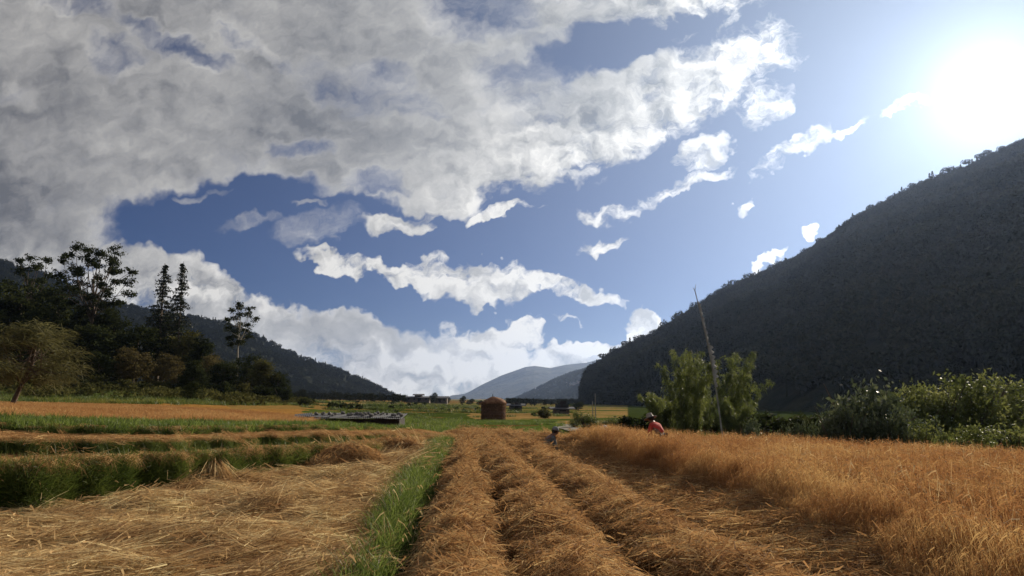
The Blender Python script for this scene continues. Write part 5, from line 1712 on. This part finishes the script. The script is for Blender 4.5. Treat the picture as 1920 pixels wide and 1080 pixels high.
    if hat == 'brim':
        hu = unit(up + fw * .12)
        b0 = hd + up * .035
        an_ = np.linspace(0, 2 * np.pi, 24, endpoint=False)
        A = unit(np.cross(hu, [0, 1, .1])); B = np.cross(hu, A)
        V = []
        for r, z in ((.098, -.01), (.205, -.035), (.20, -.022), (.104, .01), (.100, .07), (.085, .115), (.05, .13), (.004, .132)):
            V.append(b0 + hu * z + (A[None] * np.cos(an_)[:, None] + B[None] * np.sin(an_)[:, None]) * r)
        V = np.concatenate(V); i_ = np.arange(8 * 24).reshape(8, 24); i2 = np.roll(i_, -1, 1)
        F = np.stack([i_[:-1], i2[:-1], i2[1:], i_[1:]], -1).reshape(-1, 4)
        link('hat', mesh('hat', V, F, hatm, smooth=True), P_)
    elif hat == 'scarf':
        v, f = tube([hc - up * .13 - fw * .05, hc - up * .06 - fw * .02, hc + up * .02, hc + up * .08, hc + up * .105], [.07, .115, .12, .09, .02], 14, True)
        link('head_scarf', mesh('head_scarf', v, f, hatm, smooth=True), P_)
    else:
        hu = up
        v, f = tube([hc - up * .0, hc + up * .05, hc + up * .10, hc + up * .125], [.104, .106, .08, .02], 14, True)
        link('hat', mesh('hat', v, f, hatm, smooth=True), P_)
        V = []
        b0 = hd + up * .02 + fw * .05
        V, F = box(0, .17, -.08, .08, -.008, .006)
        R3 = np.stack([unit(fw - up * (fw @ up)), sidev, up])
        link('hat_brim', mesh('hat_brim', V @ R3 + b0, F, hatm), P_)
    return P_


bend = dict(pelvis=(-.22, 0, .86), waist=(-.15, 0, .98), chest=(-.01, 0, 1.12), neck=(.10, 0, 1.23), jaw=(.155, 0, 1.26), head=(.175, 0, 1.33), crown=(.17, 0, 1.385), face=(1, 0, -.25),
            shl=(.02, .17, 1.12), ell=(.07, .20, .86), wrl=(.17, .16, .66), shr=(.02, -.17, 1.12), elr=(.03, -.20, .85), wrr=(.12, -.15, .64),
            hpl=(-.21, .10, .80), knl=(-.12, .12, .44), anl=(-.22, .12, .07), hpr=(-.21, -.10, .80), knr=(-.05, -.12, .44), anr=(-.10, -.13, .07))
crouch = dict(pelvis=(-.30, 0, .42), waist=(-.22, 0, .56), chest=(-.03, 0, .72), neck=(.07, 0, .83), jaw=(.12, 0, .86), head=(.14, 0, .93), crown=(.135, 0, .985), face=(1, 0, -.3),
              shl=(-.01, .17, .72), ell=(.12, .20, .50), wrl=(.30, .12, .42), shr=(-.01, -.17, .72), elr=(.02, -.24, .47), wrr=(.14, -.16, .30),
              hpl=(-.28, .10, .40), knl=(.08, .16, .42), anl=(-.12, .14, .07), hpr=(-.28, -.10, .40), knr=(.05, -.16, .44), anr=(-.10, -.14, .07))
q = at(1227, 800, 18.8)
person((q[0] + .02, q[1], Hs(q[0], q[1])), math.pi - .85, bend, 'worker in a red jacket and wide pale hat bending over the standing rice', MAT['red'], MAT['darkc'], 'brim', MAT['hatc'], .86)
q = at(1034, 815, 20.5)
gp = person((q[0], q[1], Hs(q[0], q[1]) - .22), .35, {k: (v[0], v[1], v[2] if k != 'x' else v[2]) for k, v in crouch.items()}, 'grey clothed worker in a pale peaked cap bending low behind the cut rows', MAT['greyc'], MAT['darkc'], 'cap', MAT['capc'], .95)
crouch2 = dict(crouch, chest=(-.02, 0, .60), neck=(.09, 0, .69), jaw=(.15, 0, .71), head=(.19, 0, .80), crown=(.20, 0, .855), waist=(-.20, 0, .52), shl=(0, .17, .60), shr=(0, -.17, .60))
q = at(1143, 815, 20.8)
person((q[0], q[1], Hs(q[0], q[1])), math.pi - .4, crouch2, 'crouching worker, only a white head scarf showing above the rice', MAT['white'], MAT['darkc'], 'scarf', MAT['white'], .98)

# ------------------------------------------------------------------ straw bundle on the bank and straw heaps
RX = np.random.default_rng(99)
pt_ = at(388, 852, 13.9); pb2 = at(428, 905, 13.0)
n = 380
t = RX.random(n)
base = pt_ + np.stack([RX.normal(0, .12, n), RX.uniform(-.1, .35, n), RX.uniform(-.05, .07, n)], 1)
tgt = pb2 + np.stack([RX.normal(-.05, .2, n), RX.normal(0, .15, n), RX.uniform(-.05, .05, n)], 1)
d = tgt - base; L_ = np.linalg.norm(d, axis=1) * RX.uniform(.6, 1.05, n)
v, f, tt = ribbons(base, unit(d + np.array([0, -.15, .25])), L_, RX.uniform(.008, .014, n), np.stack([0 * t, -.05 + 0 * t, -RX.uniform(.1, .3, n)], 1), RX, 4, .6)
tag(link('straw_bundle', mesh('straw_bundle', v, f, MAT['straw_pale'], {'tint': tt})), 'pale fan of loose straw slipping down the tall grass bank', 'straw bundle', kind='stuff')
HE = [lay_proto(120, .3, .3, .6, .011, .9, (0, .5), .12) for _ in range(3)]
for (u, v_, D, rx, ry, hh, lab) in ((655, 868, 16.5, .8, .7, .46, 'rounded straw heap against the right end of the tall bank'), (612, 878, 15.9, .45, .45, .24, 'small straw heap in front of the rounded one'),
                                    (735, 842, 21.0, .9, .6, .22, 'long flat straw heap beside the dark hollow, near the green strip')):
    c = at(u, v_, D); cx_, cy_ = c[0], c[1]; g0 = Hs(cx_, cy_)
    V = []
    nn = 20
    for j in range(9):
        fz = j / 8
        for i in range(nn):
            a = i / nn * 6.2832; r = (1 - fz) ** .6
            V.append((cx_ + math.cos(a) * rx * r, cy_ + math.sin(a) * ry * r, g0 - .15 + (hh + .15) * math.sin(fz * 1.57)))
    V = np.array(V); V[:, 2] += .05 * vnoise(V[:, 0], V[:, 1], .3, 140, 2)
    i_ = np.arange(180).reshape(9, nn); i2 = np.roll(i_, -1, 1)
    F = np.stack([i_[:-1], i2[:-1], i2[1:], i_[1:]], -1).reshape(-1, 4)
    root = tag(empty('straw_heap', (cx_, cy_, g0)), lab, 'straw heap', 'straw heaps by the bank')
    co = link('heap_core', mesh('heap_core', V - np.array([cx_, cy_, g0]), F, MAT['stackcore'], smooth=True), root)
    m_ = 160
    a = RX.uniform(0, 6.28, m_); fz = RX.random(m_) ** 1.2
    r = (1 - fz) ** .6
    P_ = np.stack([math.e * 0 + np.cos(a) * rx * r, np.sin(a) * ry * r, -.02 + hh * np.sin(fz * 1.57)], 1)
    nr_ = np.stack([np.cos(a) * r / rx, np.sin(a) * r / ry, .9 + fz], 1)
    e = euler_on(nr_, RX.uniform(0, 6.28, m_))
    o = scatter('straws', HE, P_, MAT['straw_row'], e[:, 2], RX.uniform(.55, .9, m_), tilt=e[:, :2], parent=root); o['kind'] = 'stuff'

# ------------------------------------------------------------------ air
hz, N = new_mat('air')
vol = N.n('ShaderNodeVolumePrincipled', {'Color': (.44, .60, .96, 1), 'Density': 5.0e-5, 'Anisotropy': .6})
N.n('ShaderNodeOutputMaterial', {'Volume': vol.outputs[0]})
V, F = box(-10500, 10500, -10500, 10500, -60, 640)
tag(link('haze', mesh('haze', V, F, hz)), 'thin blue haze filling the valley', 'haze', kind='stuff')
